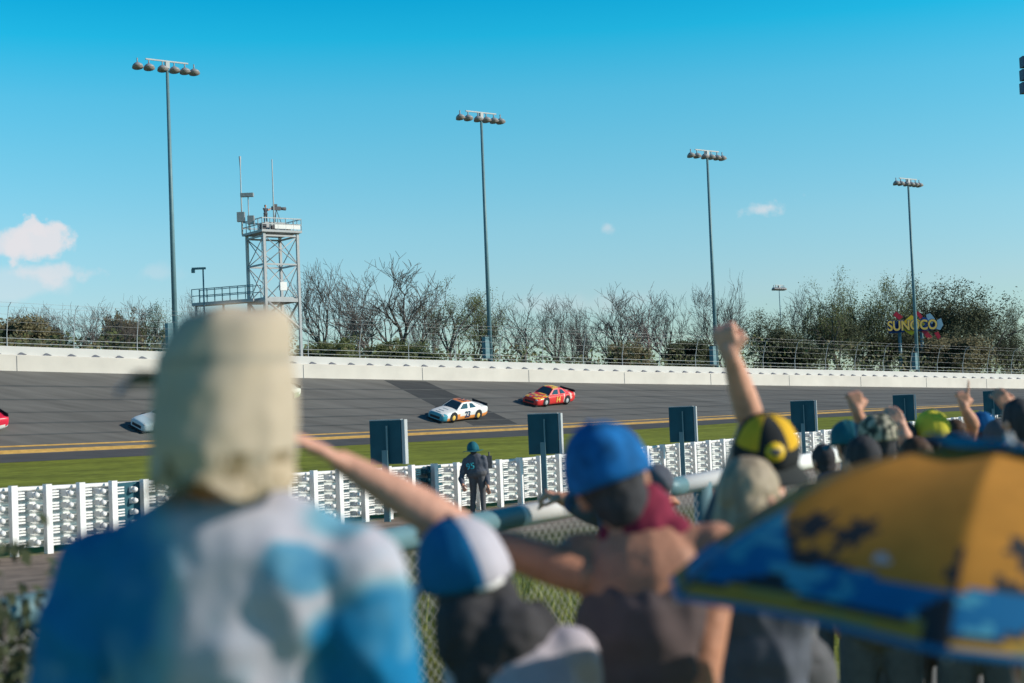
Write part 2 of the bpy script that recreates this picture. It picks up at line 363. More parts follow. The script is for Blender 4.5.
# ------------------------------------------------------------------ scaffold tower
def tower():
    base=hit_q(267.5,353,2.0); D=(base-CAM).dot(FWD); base.z=ground_z(base.x,base.y)
    t0=P(267.5-3.8,232,D); o=V((t0.x,t0.y,0)); a=3.53
    zt=t0.z; zm=P(267.5,300,D).z; zb=base.z
    r=empty('scaffold_tower',V((o.x,o.y,zb)),'steel lattice camera tower with railed top platform and two antenna masts','tower')
    C4=[o,o+T*a,o+T*a+NQ*a,o+NQ*a]
    for c in C4:
        mb=MB(); mb.box(V((c.x,c.y,(zt+zb)/2)),(.25,.25,zt-zb),T,NQ); bpart(mb,'leg',M['tower'],r)
    mb=MB(); zs=[zt-.3,(zt+zm)/2+.2,zm,]
    for i in range(4):
        p,q=C4[i],C4[(i+1)%4]; d=(q-p).normalized(); nn=d.cross(V((0,0,1)))
        for z in zs: mb.box(V(((p.x+q.x)/2,(p.y+q.y)/2,z)),(a-.3,.14,.16 if z!=zm else .35),d,nn)
        for z0,z1 in ((zs[1],zs[0]),(zs[2],zs[1])):
            mb.tube([V((p.x,p.y,z0)),V((q.x,q.y,z1))],.05,5); mb.tube([V((p.x,p.y,z1)),V((q.x,q.y,z0))],.05,5)
        mb.tube([V((p.x,p.y,zm)),V((q.x,q.y,zm-2.7))],.12,6)
    bpart(mb,'bracing',M['tower'],r)
    mid=o+T*a/2+NQ*a/2
    mb=MB(); mb.box(V((mid.x,mid.y,zt+.12)),(a+.7,a+.7,.22),T,NQ); bpart(mb,'platform',M['tower'],r); mb=MB(); mb.box(V((mid.x,mid.y,zm+.25)),(a-.2,a-.2,.12),T,NQ); bpart(mb,'lower_platform',M['tower'],r)
    mb=MB(); R=a/2+.3; zz=zt+.23
    cs=[mid+T*x*R+NQ*y*R for x,y in((-1,-1),(1,-1),(1,1),(-1,1))]
    for i in range(4):
        p,q=cs[i],cs[(i+1)%4]
        for h in (.55,1.1): mb.box(V(((p.x+q.x)/2,(p.y+q.y)/2,zz+h)),(2*R,.07,.09),(q-p).normalized(),(q-p).normalized().cross(V((0,0,1))))
        for k in range(5):
            w=p.lerp(q,k/5); mb.box(V((w.x,w.y,zz+.56)),(.07,.07,1.12))
    bpart(mb,'railing',M['steelw'],r)
    mb=MB(); f=mid-NQ*(R+.02)
    mb.box(V((f.x,f.y,zz+.35))+T*.6,(2.7,.03,.5),T,NQ); bpart(mb,'toe_board',M['white'],r)
    mb=MB(); l=mid-T*.9
    for d in (-.22,.22): mb.tube([V((l.x,l.y,zb+3))+T*d,V((l.x,l.y,zt))+T*d],.035,5)
    for z in frange(zb+3,zt,.4): mb.tube([V((l.x,l.y,z))-T*.22,V((l.x,l.y,z))+T*.22],.025,4)
    bpart(mb,'ladder',M['tower'],r)
    mb=MB(); mb.box(V((mid.x,mid.y,zm+1.3))-NQ*1.9,(.7,.3,.8),T,NQ); bpart(mb,'white_box',M['white'],r)
    # masts
    for x,y0,y1 in ((239,222,156),(271,222,159)):
        p0=P(x+3,y0,D+1.5); p1=P(x,y1,D+1.5); p1.x=p0.x; p1.y=p0.y
        mb=MB(); mb.tube([p0-V((0,0,1.2)),p0.lerp(p1,.5),p1-V((0,0,1.2)),p1],[.09,.06,.05,.12 if x<250 else .05],6); bpart(mb,'antenna_mast',M['steelw'],r)
    p0=P(249,225,D); mb=MB(); mb.tube([p0-V((0,0,.5)),V((p0.x,p0.y,P(249,197,D).z))],.05,5); mb.box(P(247,195,D),(1.2,.5,.35)); mb.box(P(241,217,D),(.7,.5,.9)); mb.box(P(251,220,D),(.6,.5,.8)); bpart(mb,'aerial',M['steel'],r)
    mb=MB()
    for dx,dy,sx,h in ((-1.3,-.8,.5,.7),(-.5,-1.2,.4,.5),(.2,1.,.6,.9),(1.3,-.9,.35,.6)): mb=MB(); c=mid+T*dx+NQ*dy; mb.box(V((c.x,c.y,zz+h/2)),(sx,.4,h),T,NQ); bpart(mb,'equipment_case',M['char'],r)
    mb=MB(); mb.box(V((mid.x,mid.y,zz+.45)),(2.2,1.6,.9),T,NQ); bpart(mb,'riser',M['tower'],r)
    # walkway
    w0=o+NQ*a/2+T*0; L=7.2
    pend=P(196,300,D+4); d=(V((pend.x,pend.y,0))-V((w0.x,w0.y,0))); L=d.length; d/=L; n=d.cross(V((0,0,1)))
    mb=MB(); c=w0+d*L/2; mb.box(V((c.x,c.y,zm+.1)),(L,1.4,.3),d,n); bpart(mb,'walkway_deck',M['tower'],r)
    mb=MB()
    for sd in (-.65,.65):
        for h in (.65,1.3): mb.box(V((c.x,c.y,zm+.25+h))+n*sd,(L,.06,.07),d,n)
        for k in range(9):
            w=w0+d*(L*k/8.)+n*sd; mb.box(V((w.x,w.y,zm+.9)),(.06,.06,1.35),d,n)
    bpart(mb,'walkway_railing',M['poleblue'],r)
    mb=MB(); 
    for k in (.55,1.): 
        w=w0+d*L*k; mb.tube([V((w.x,w.y,zb)),V((w.x,w.y,zm))],.12,6)
    bpart(mb,'walkway_post',M['tower'],r)
    return mid,zz+.9,D
TM,TZ,TD=tower()
# ------------------------------------------------------------------ guardrail at the infield edge
gr=empty('guardrail',bpos(0,0,btop(0)-BH),'long white-posted steel guardrail between the dirt strip and the infield grass','barrier')
ks=[-4.]
while ks[-1]<66: ks.append(ks[-1]+interp(ks[-1],[-4,0,13,24,66],[.66,.68,.88,1.0,1.2]))
mb=MB(); levels=5; prof=[]
for l in range(levels):
    z0=.10+l*.2; prof += [(0,z0),(-.06,z0+.03),(-.06,z0+.07),(.03,z0+.10),(-.06,z0+.13),(-.06,z0+.17)]
prof.append((0,.10+levels*.2))
vs=[]; n=len(prof)
for k in ks:
    for a,b in prof: vs.append(bpos(k,a-.12,btop(k)-BH+b))
mb.mesh(vs,[(i*n+j,(i+1)*n+j,(i+1)*n+j+1,i*n+j+1) for i in range(len(ks)-1) for j in range(n-1)])
bpart(mb,'beam',M['rail'],gr)
mb=MB(); mb.tube([bpos(k,-.05,btop(k)-.05) for k in ks],.04,6); bpart(mb,'top_rail',M['white'],gr)
for i,k in enumerate(ks):
    z=btop(k)-BH; mb=MB()
    mb.box(bpos(k,.13,z+BH/2-.02),(.03,.14,BH+.08),BD,BN); mb.box(bpos(k,.205,z+BH/2-.02),(.12,.02,BH+.08),BD,BN)
    bpart(mb,'post',M['white'],gr)
    mb=MB()
    for l in range(levels):
        c=bpos(k-.2,.02,z+.2+l*.2)
        mb.box(c,(.10,.16,.10),BD,BN); mb.tube([c+BN*.1,c+BN*.16],[.055,.04],8)
        for e in (-.05,0,.05): mb.box(bpos(k-.46,.0,z+.2+l*.2+e),(.2,.09,.028),BD,BN)
    bpart(mb,'bracket',M['white'] if i%9!=3 else M['teal'],gr)
# a few blue panels hanging on the rail
for i,k in enumerate((2.55,11.55)):
    mb=MB(); mb.box(bpos(k,.03,btop(k)-.5),(.5,.02,.95),BD,BN); bpart(mb,'panel',M['teal'],gr)
# signs (seen from the back)
def sign(x,yt,yb,w,label):
    # spectators' side of the guardrail, 0.9 m in front of it
    a=(P(x,yt,0)-B0).dot(BN); b1=(P(x,yt,1)-B0).dot(BN); D=(.7-a)/(b1-a)
    t=P(x,yt,D); bz=P(x,yb,D).z; g=ground_z(t.x,t.y); c=V((t.x,t.y,(t.z+bz)/2)); h=t.z-bz
    r=empty('track_sign',V((t.x,t.y,g)),label,'sign','square signs seen from behind along the guardrail')
    X=V((.96,-.28,0)).normalized(); Y=V((.28,.96,0)).normalized()
    mb=MB(); mb.box(c,(w,.14,h),X,Y); o=bpart(mb,'sign_board',M['teal'],r)
    mb=MB(); mb.box(c+X*(w/2+.05)+Y*.02,(.07,.18,h+.02),X,Y); mb.box(c+V((0,0,h/2+.01)),(w,.15,.02),X,Y); bpart(mb,'lit_edge_trim',M['steelw'],r)  # metal edge, widened and pale on the right to paint in its sunlit side
    mb=MB(); mb.box(V((t.x,t.y,(g+bz)/2+.15))-Y*.12,(.13,.07,bz-g+.3),X,Y); mb.box(c-Y*.11+X*.05,(.03,.05,h*.75),X,Y); bpart(mb,'post',M['poleblue'],r)
for a in ((386,420.5,464,.72,'nearest and largest teal square sign back, left of the standing official'),
          (543,414,454,.78,'teal square sign back just left of the blue cap'),
          (681,407,442,.72,'teal square sign back right of the blue cap, third from the left'),
          (802,401,432,.80,'teal square sign back right of the yellow and black cap'),
          (903,395,421,.82,'small teal square sign back above the bright yellow cap'),
          (992,391,415,.84,'farthest and rightmost teal square sign back, beside a raised forearm')): sign(*a)
# ------------------------------------------------------------------ petrol sign
def petrol():
    c=hit_q(903,326,14); D=(c-CAM).dot(FWD); g=ground_z(c.x,c.y); u=D/FPX
    r=empty('billboard',V((c.x,c.y,g)),'petrol company sign with yellow diamond and red arrow among the trees','sign')
    X=V((.97,.0,0)).normalized(); Z=V((0,0,1)); Y=V((0,1,0))
    def at(x,y,dy=0): p=P(x,y,D); return V((p.x,c.y-dy,p.z))
    def poly(pts,m,name,d,th=.15):
        mb=MB(); f=[at(x,y,d) for x,y in pts]; b=[p+Y*th for p in f]; n=len(f)
        mb.quad(f); mb.quad(b[::-1])
        for i in range(n): mb.quad([f[i],b[i],b[(i+1)%n],f[(i+1)%n]])
        bpart(mb,name,m,r,recalc=True)
    poly([(889,322),(932,318),(933,330),(889,333.5)],M['s_blue'],'name_band',0)
    poly([(911,315),(925,324),(911,335.5),(898,326.5)],M['s_yel'],'diamond',.2)
    poly([(893,315),(896,311.5),(903,317),(899,320)],M['s_red'],'arrow_tail',.18); poly([(921,331),(926,330.5),(932,337),(928,340)],M['s_red'],'arrow_tail',.18)
    poly([(915,312),(919,311.5),(923,317),(920,319)],M['s_red'],'arrow_tail',.1); poly([(934,333),(938,331.5),(941,338),(938,340)],M['s_red'],'arrow_tail',.1)
    poly([(926,315),(930,313),(935,319),(932,324),(928,322)],M['s_sky'],'emblem_panel',.1); poly([(937,320),(941,318),(943,325),(940,330),(936,329)],M['s_sky'],'emblem_panel',.12); poly([(922,317),(927,318),(930,326),(925,330)],M['s_blue'],'emblem_panel',.12)
    p=at(911.5,325.8,.38)
    mb=MB(); text_on(mb,'SUNOCO',13.5*u,p,X,Z,-Y,.03,.13,sx=.86); bpart(mb,'lettering_outline',M['s_blue'],r)
    mb=MB(); text_on(mb,'SUNOCO',13.5*u,p-Y*.06,X,Z,-Y,.03,.05,sx=.86); bpart(mb,'lettering',M['num_yel'],r)
    mb=MB(); 
    for x in (900,922): a=at(x,332,-.3); mb.tube([V((a.x,a.y,g)),a],.25,8)
    bpart(mb,'post',M['poleblue'],r)
petrol()
# ------------------------------------------------------------------ cars
STN=[(2.62,.70,.16,.45,.52),(2.52,.86,.12,.52,.60),(2.2,.95,.12,.60,.68),(1.7,.985,.12,.68,.76),(1.3,.99,.13,.72,.80),(.95,.985,.14,.77,.85),(.3,.98,.15,.80,.88),(-.5,.98,.15,.82,.89),(-1.2,.985,.15,.85,.91),(-1.8,.985,.16,.88,.94),(-2.3,.95,.22,.88,.96),(-2.55,.90,.32,.86,.95)]
def lerpst(x):
    for i in range(len(STN)-1):
        if STN[i][0]>=x>=STN[i+1][0]:
            t=(STN[i][0]-x)/(STN[i][0]-STN[i+1][0]); return [a+(b-a)*t for a,b in zip(STN[i],STN[i+1])]
    return list(STN[-1])
def make_car(colf, number, nm, label, dark_spoiler=True):
    r=empty('race_car',(0,0,0),label,'race car','stock cars racing on the banked track')
    mb=MB(); xs=[2.62-5.17*i/44 for i in range(45)]; rings=[]
    for x in xs:
        _,w,zb,zs,zt=lerpst(max(-2.55,x)); ring=[]
        half=[(w*.93,zb),(w*.99,zb+.12),(w,zb+.3*(zs-zb)+.08),(w,zb+.65*(zs-zb)+.03),(w*.97,zs-.04),(w*.91,zs+.03),(w*.78,zt-.01),(w*.55,zt+.02),(w*.3,zt+.035),(0,zt+.04)]
        ring=[(x,a,b) for a,b in half]+[(x,-a,b) for a,b in half[-2::-1]]; rings.append(ring)
    n=len(rings[0])
    for i in range(44):
        for j in range(n-1):
            q=[rings[i][j],rings[i][j+1],rings[i+1][j+1],rings[i+1][j]]; c=sum((V(p) for p in q),V())/4
            mb.quad(q,0,colf(c),True)
        mb.quad([rings[i][0],rings[i+1][0],rings[i+1][-1],rings[i][-1]],0,(.02,.02,.02))
    mb.quad(rings[0][::-1],0,colf(V((2.62,0,.4)))); mb.quad(rings[-1],0,colf(V((-2.55,0,.5))))
    o=mb.build('body',M['paint'],r,recalc=True)
    # cabin
    base=[(1.05,.80,.84),(-1.95,.76,.93)]; 
    bx=[1.05,.85,-1.35,-1.95]; 
    F0,F1=V((1.02,.83,.84)),V((.28,.60,1.30)); G0,G1=V((-1.95,.74,.92)),V((-.85,.60,1.31)); S0=V((0,.88,.86))
    mb=MB(); m=lambda v:V((v.x,-v.y,v.z))
    roofc=[(.28,.60,1.30),(.0,.615,1.335),(-.45,.615,1.345),(-.85,.60,1.31)]
    for i in range(3):
        a,b=V(roofc[i]),V(roofc[i+1])
        for u0,u1,h0,h1 in ((1,.5,0,.02),(.5,-.5,.02,.02),(-.5,-1,.02,0)):
            q=[V((a.x,a.y*u0,a.z+h0)),V((a.x,a.y*u1,a.z+h1)),V((b.x,b.y*u1,b.z+h1)),V((b.x,b.y*u0,b.z+h0))]; mb.quad(q,0,colf(sum(q,V())/4),True)
    for f in (lambda v:v, m):
        A=f(F0);B=f(F1);C=f(V((-.2,.88,.86)));Dd=f(V((-.3,.612,1.335)));E=f(G0);Ff=f(G1); Q=f(V((-1.3,.86,.9)))
        for q in ([A,B,Dd,C],[C,Dd,Ff,Q],[Q,Ff,E]): mb.quad(q,0,colf(sum(q,V())/len(q)))
    mb.quad([F0,m(F0),m(F1),F1],0,colf(V((.6,0,1.1)))); mb.quad([G0,G1,m(G1),m(G0)],0,colf(V((-1.4,0,1.1))))
    mb.build('cabin',M['paint'],r,recalc=True)
    def pane(pts,n,name='window'):
        c=sum(pts,V())/len(pts); mb=MB(); mb.quad([c+(p-c)*.90+n*.012 for p in pts]); mb.quad([c+(p-c)*.90+n*.004 for p in pts][::-1]); mb.build(name,M['glass'],r)
    pane([F0,m(F0),m(F1),F1],V((.5,0,.85)),'windshield'); pane([G0,G1,m(G1),m(G0)],V((-.3,0,.95)),'rear_window')
    for f,sg in ((lambda v:v,1),(m,-1)):
        pane([f(V((.72,.855,.90))),f(V((.24,.655,1.25))),f(V((-.25,.66,1.27))),f(V((-.2,.87,.9)))],V((0,sg*.9,.4)),'side_window')
        pane([f(V((-.45,.875,.92))),f(V((-.48,.67,1.26))),f(V((-.80,.67,1.24))),f(V((-1.2,.85,.94)))],V((0,sg*.9,.4)),'side_window')
        for x in (1.45,-1.42):
            w=MB(); w.tube([V((x,sg*.70,.35)),V((x,sg*.975,.35))],.34,20); wo=w.build('wheel',M['rubber'],r)
            w=MB(); w.tube([V((x,sg*.97,.35)),V((x,sg*1.0,.35))],[.2,.17],16); w.build('rim',M['num_yel'] if number=='23' else M['steelw'],wo)
            w=MB(); pts=[V((x+.43*math.cos(t),sg*1.0,.36+.42*math.sin(t))) for t in [math.pi*i/14 for i in range(15)]]; 
            pts2=[V((p.x,sg*.80,p.z)) for p in pts]; w.quad([V((x-.43,sg*.992,.2))]+[V((p.x,sg*.992,p.z)) for p in pts[::-1]]+[V((x+.43,sg*.992,.2))]); w.build('wheel_arch',M['dark'],r)
        if number:
            w=MB(); text_on(w,number,.62,V((-.12,sg*1.0,.50)),V((-sg,0,0)),V((0,0,1)),V((0,sg,0)),.006,.02); w.build('race_number',nm,r)
    if number:
        w=MB(); text_on(w,number,.8,V((-.3,0,1.375)),V((0,1,0)),V((-1,0,0)),V((0,0,1)),.004,.01); w.build('race_number',nm,r)
    w=MB(); w.box((-2.5,0,1.04),(.04,1.7,.2),V((1,0,-.0)),V((0,1,0)),V((.3,0,1)).normalized()); w.build('spoiler',M['dark'],r)
    w=MB(); w.box((2.6,0,.33),(.06,1.05,.18)); w.build('grille',M['dark'],r)
    w=MB(); w.box((2.55,0,.1),(.3,1.7,.05)); w.build('splitter',M['dark'],r)
    for sg in (1,-1):
        w=MB(); w.ell((2.47,sg*.68,.52),(.12,.17,.07)); w.build('headlight',M['steelw'],r)
    return r
def place_car(r,x,y,sc_=1.05,dyaw=.22):
    p=px_track(x,y); s,q=s_of(p),q_of(p)
    f=(pt(s-1,q)-pt(s+1,q)).normalized(); l=(pt(s,q-1)-pt(s,q+1)).normalized(); f=(f+l*dyaw).normalized(); u=f.cross(l).normalized(); l=u.cross(f)
    if u.z<0: u=-u; 
    Mx=Matrix((f,l,u)).transposed().to_4x4(); Mx=Matrix.Translation(pt(s,q,.012))@Mx@Matrix.Diagonal((sc_,sc_,sc_*1.12,1))
    r.matrix_world=Mx; return r
W=(.80,.80,.80)
def c_white(c):
    if c.z>1.2: return (.80,.25,.07) if abs(c.y)<.5 else W
    if c.x>2.1 and c.z<.62: return (.05,.33,.45)  # teal nose: the shade on the front is put into the colour
    if c.x>1.2 and c.z>.66 and abs(c.y)<.35 and .3<(c.x*2.3)%1<.6: return (.12,.2,.25)
    if c.z<.5 and c.x<1.2 and abs(c.y)>.7: return (.85,.32,.08)
    if c.z<.32: return (.85,.32,.08)
    return W
def c_red(c):
    n=noise.noise(c*2.6+V((3,1,7)))
    if c.x>1.0 and c.z>.62 and n>.0: return (.85,.48,.06) if n>.12 else (.10,.18,.24)
    if c.z>1.2 and n>-.05: return (.85,.55,.10)
    if c.x<-.9 and n>.15: return (.82,.55,.5)
    return (.72,.035,.035)
def c_bw(c):
    if c.x>1.8 : return (.55,.68,.75)
    return (.10,.30,.42) if c.z<.6 else (.70,.75,.78)
def c_gw(c): return (.70,.74,.66) if c.z>.6 else (.35,.45,.30)
def c_rw(c): return (.75,.75,.72) if c.z<.42 else (.70,.02,.06)
def c_pl(c): return (.75,.75,.74)
place_car(make_car(c_white,'23',M['num_navy'],'white and orange stock car numbered 23 on the dark track patch'),457,418.5,1.08)
place_car(make_car(c_red,'14',M['num_yel'],'red stock car with yellow flames and number 14, behind the white one'),548,403.5,1.08)
place_car(make_car(c_bw,None,None,'pale blue and white stock car with its nose showing left of the sun hat'),168,427,1.08)
place_car(make_car(c_gw,None,None,'pale greenish stock car hidden behind the sun hat, tail showing'),268,400,1.05)
place_car(make_car(c_rw,None,None,'red and white stock car leaving the picture at the left edge'),-35,431,1.05)
cw=make_car(c_pl,None,None,'plain white car parked behind the wall at far right'); cw['group']='parked'; cw.name='parked_car'; cw['category']='car'; del cw['group']
p=hit_q(1006,377,6); cw.location=(p.x,p.y,p.z-1.30); cw.rotation_euler=(0,0,math.radians(200))
# ------------------------------------------------------------------ trees
def branch(segs,tw,p,d,L,r,lev,maxlev,spread,rng,leafpts,kids):
    n=3; pts=[p]; dd=d.copy(); q=p.copy(); rs=[r]
    for i in range(n):
        dd=(dd+V((rng.uniform(-.22,.22),rng.uniform(-.22,.22),rng.uniform(-.05,.14)))).normalized(); q=q+dd*(L/n); pts.append(q); rs.append(r*(1-.38*(i+1)/n))
    (segs if lev<2 else tw).append((pts,rs))
    if lev>=maxlev: leafpts.append(q); leafpts.append(pts[2]); return
    k=kids[lev]
    for i in range(k):
        t=rng.uniform(.3,1) if i<k-1 else 1.; j=min(n-1,int(t*n)); o=pts[j].lerp(pts[j+1],t*n-j) if j<n else q
        ax=V((rng.uniform(-1,1),rng.uniform(-1,1),rng.uniform(-.3,.3))).normalized()
        nd=(Matrix.Rotation(rng.uniform(.35,1.)*spread,3,ax)@dd); nd.z+=.12; nd.normalize()
        branch(segs,tw,o,nd,L*rng.uniform(.52,.8),max(.0016,rs[j]*.56),lev+1,maxlev,spread,rng,leafpts,kids)
TREE={}
def tree_proto(kind,seed):
    if (kind,seed) in TREE: return TREE[(kind,seed)]
    rng=random.Random(seed*13+5); segs=[];tw=[];lp=[]
    mx={'bare':5,'open':4,'dense':4,'shrub':4}[kind]; kids={'bare':[5,4,4,4,2],'open':[5,4,4,3],'dense':[6,5,4,3],'shrub':[6,4,3,3]}[kind]
    stems=1 if kind!='shrub' else 4
    if kind=='bare' : stems=rng.choice((1,2,3))
    for i in range(stems):
        a=rng.uniform(0,6.28); tilt=.12 if stems==1 else .4
        branch(segs,tw,V((.03*math.cos(a)*(stems>1),.03*math.sin(a)*(stems>1),0)),V((tilt*math.cos(a),tilt*math.sin(a),1)).normalized(),.36 if kind!='shrub' else .3,.024 if stems==1 else .017,0,mx,1.,rng,lp,kids)
    allp=[p for s,_ in segs+tw for p in s]; zm=max(p.z for p in allp); wx=sorted(abs(p.x) for p in allp)[int(len(allp)*.97)]
    a=MB(); [a.tube(s,r,5,caps=False) for s,r in segs]; b=MB(); [b.tube(s,r,3,caps=False,smooth=False) for s,r in tw]
    nl={'bare':0,'open':9,'dense':16,'shrub':14}[kind]; ls={'bare':0,'open':.007,'dense':.009,'shrub':.014}[kind]
    for p in lp:
        for i in range(nl):
            o=p+V([rng.gauss(0,.026 if kind!='dense' else .036) for _ in range(3)]); u=V([rng.gauss(0,1) for _ in range(3)]).normalized(); w=u.orthogonal().normalized(); e=ls*rng.uniform(.5,1.3)
            b.quad([o-u*e,o+w*e*.6,o+u*e,o-w*e*.6],1)
    def mk(m,nm):
        me=bpy.data.meshes.new(nm); me.from_pydata([tuple(v) for v in m.v],[],m.f); me.polygons.foreach_set('material_index',m.m); return me
    TREE[(kind,seed)]=(mk(a,'trunk'),mk(b,'crown'),zm,wx); return TREE[(kind,seed)]
MESHV={}
def tree(x,yt,wpx,kind,seed,q,label,bark='bark',leaf='leaf',name=None):
    tm,cm,zm,wx=tree_proto(kind,seed)
    key=(kind,seed,bark,leaf)
    if key not in MESHV:
        a,b=tm.copy(),cm.copy(); a.materials.append(M[bark]); b.materials.append(M[bark]); b.materials.append(M[leaf]); MESHV[key]=(a,b)
    a,b=MESHV[key]
    t=hit_q(x,yt,q); g=ground_z(t.x,t.y)-.2; D=(t-CAM).dot(FWD); h=(t.z-g)/zm*1.10; w=wpx/2*D/FPX/wx
    nm=name or {'bare':'bare_tree','open':'leafy_tree','dense':'evergreen_tree','shrub':'shrub'}[kind]
    r=empty(nm,(t.x,t.y,g),label,'shrub' if kind=='shrub' else 'tree','trees and shrubs growing behind the outer wall',rz=0)
    for me,nn in ((a,'trunk'),(b,'crown')):
        o=bpy.data.objects.new(nn,me); COL.objects.link(o); o.parent=r; o.scale=(w,w,h); 
for a in (
 (12,322,60,'shrub',1,14,'brown brushy thicket tree at the far left edge behind the wall','bark','leafy'),
 (48,314,55,'bare',1,20,'scrubby leafless tree left of the forked one, behind a leaning fence post'),
 (86,303,70,'bare',2,10,'dark forked leafless tree in the left background'),
 (122,302,75,'bare',3,18,'wide leafless tree just right of the dark forked one'),
 (112,318,55,'shrub',4,25,'low rusty brush under the wide leafless tree at left','bark','leafy'),
 (150,309,45,'open',1,14,'small sparse-leaved tree left of the tallest floodlight pole'),
 (205,295,45,'bare',5,22,'leafless tree behind the tower walkway'),
 (322,270,70,'bare',4,16,'tall leafless tree immediately right of the lattice tower'),
 (352,270,95,'bare',2,24,'broad leafless tree, second to the right of the tower'),
 (392,268,100,'bare',1,14,'tallest broad leafless tree left of the second floodlight pole'),
 (335,341,60,'shrub',3,8,'low olive shrub right of the tower leg on the wall line'),
 (395,343,60,'shrub',2,7,'low olive shrub under the tallest broad leafless tree'),
 (430,298,50,'bare',3,28,'slim leafless tree between the broad one and the green-topped one'),
 (452,288,62,'open',2,12,'green-topped sparse tree left of the second floodlight pole'),
 (492,296,60,'bare',5,20,'leafless tree directly behind the second floodlight pole'),
 (520,293,75,'bare',2,13,'spreading leafless tree right of the second floodlight pole'),
 (556,303,60,'bare',4,14,'thin leafless tree above the red race car'),
 (578,314,50,'bare',3,24,'small pale leafless tree right of the red race car'),
 (608,294,70,'bare',1,18,'leafless tree left of the reddish one'),
 (642,290,80,'bare',2,12,'leafless tree with reddish twigs left of the raised fist','bark2','leaf'),
 (618,345,60,'shrub',4,9,'low reddish brush at the foot of the reddish tree','bark2','leafy'),
 (684,344,50,'shrub',1,14,'dark shrub just left of the third floodlight pole','bark','leafd'),
 (728,280,85,'bare',3,30,'rounded fine-twigged leafless tree behind the third floodlight pole'),
 (762,318,60,'dense',1,12,'dark bushy tree right of the raised fist','bark','leafd'),
 (802,296,55,'bare',4,20,'leafless tree between the small floodlight and the green trees'),
 (783,335,50,'shrub',2,8,'low dark shrub under the small floodlight','bark','leafd'),
 (836,280,62,'open',3,14,'tall sparse green tree left of the olive one'),
 (826,310,50,'dense',2,20,'dark evergreen low behind the tall sparse green tree','bark','leafd'),
 (880,284,72,'open',1,22,'olive green tree left of the rightmost floodlight pole','bark','leaf'),
 (872,300,75,'dense',3,24,'bushy olive tree behind the petrol sign, left side','bark','leaf'),
 (918,292,60,'dense',1,24,'dark evergreen behind the petrol sign, right side','bark','leafd'),
 (950,292,62,'dense',2,20,'tall dark evergreen right of the petrol sign','bark','leafd'),
 (945,341,70,'shrub',1,10,'low yellowish brush below the petrol sign','bark','leafy'),
 (988,298,62,'open',2,16,'open-crowned green tree, second from the right edge','bark','leafd'),
 (1018,326,55,'dense',3,14,'dark low tree at the right edge of the picture','bark','leafd'),
 (905,325,60,'dense',2,20,'shadowy evergreen at the foot of the petrol sign','bark','leafd'),
 (30,312,60,'bare',4,16,'thin leafless tree near the left edge, first of the leafless ones'),
 (68,308,62,'bare',5,26,'faint leafless tree between the scrubby and the forked one'),
 (142,306,60,'bare',1,24,'leafless tree whose twigs touch the tallest floodlight pole'),
 (372,276,90,'bare',5,20,'leafless tree between the broad ones right of the tower'),
 (470,300,60,'open',1,20,'light green wispy tree just left of the second floodlight pole'),
 (590,300,60,'bare',5,28,'faint leafless tree between the red car and the reddish tree'),
 (665,300,60,'bare',4,22,'leafless tree just right of the reddish one'),
 (855,292,60,'open',2,26,'tall leafy tree between the sparse green and the olive tree','bark','leaf'),
 (1008,310,50,'open',3,18,'dark leafy tree left of the one at the right edge','bark','leafd'),
 (905,284,60,'open',3,26,'feathery tree crown rising above the petrol sign','bark','leaf'),
 ): tree(*a)
# continuous low undergrowth behind the wall
rng=random.Random(3); mb=MB()
for i in range(15000):
    x=rng.uniform(-60,1090); q=rng.uniform(2,16); dense=1.0 if x>740 else (.6 if x<165 else .55)
    if rng.random()>dense: continue
    p=hit_q(x,360,q); g=ground_z(p.x,p.y); hh=(5.5 if x>740 else 3.4)*(.6+.5*noise.noise(V((x*.03,q*.1,1)))) ; z=g+2+hh*rng.random()**1.2
    u=V([rng.gauss(0,1) for _ in range(3)]).normalized(); w=u.orthogonal().normalized(); e=rng.uniform(.1,.3); o=V((p.x,p.y,z))
    mb.quad([o-u*e,o+w*e*.7,o+u*e,o-w*e*.7],rng.choice((0,0,1,2)))
tag(mb.build('undergrowth',[M['leafd'],M['leaf'],M['leafy']]),'tangled low undergrowth behind the wall beneath the trees','undergrowth',kind='stuff')
# ------------------------------------------------------------------ people
def remesh(mb, voxel, m, name, parent, loc, smooth=2, colf=None, disp=None):
    me=bpy.data.meshes.new(name); me.from_pydata([tuple(v) for v in mb.v],[],mb.f)
    bm=bmesh.new(); bm.from_mesh(me); bmesh.ops.recalc_face_normals(bm,faces=bm.faces); bm.to_mesh(me); bm.free()
    o=bpy.data.objects.new('tmp',me); COL.objects.link(o)
    md=o.modifiers.new('r','REMESH'); md.mode='VOXEL'; md.voxel_size=voxel; md.use_smooth_shade=True
    if smooth: sm=o.modifiers.new('s','SMOOTH'); sm.iterations=smooth; sm.factor=.5
    dg=bpy.context.evaluated_depsgraph_get(); new=bpy.data.meshes.new_from_object(o.evaluated_get(dg))
    bpy.data.objects.remove(o); new.name=name
    new.materials.clear(); new.materials.append(m)
    if disp:
        ns=[v.normal.copy() for v in new.vertices]
        for v,n in zip(new.vertices,ns): v.co=v.co+n*disp(v.co)
    if colf:
        at=new.color_attributes.new('col','FLOAT_COLOR','POINT')
        for i,v in enumerate(new.vertices): at.data[i].color=(*colf(v.co),1)
    loc=V(loc); new.transform(Matrix.Translation(-loc)); 
    new.polygons.foreach_set('use_smooth',[True]*len(new.polygons)); new.update()
    o=bpy.data.objects.new(name,new); COL.objects.link(o); o.parent=parent; return o
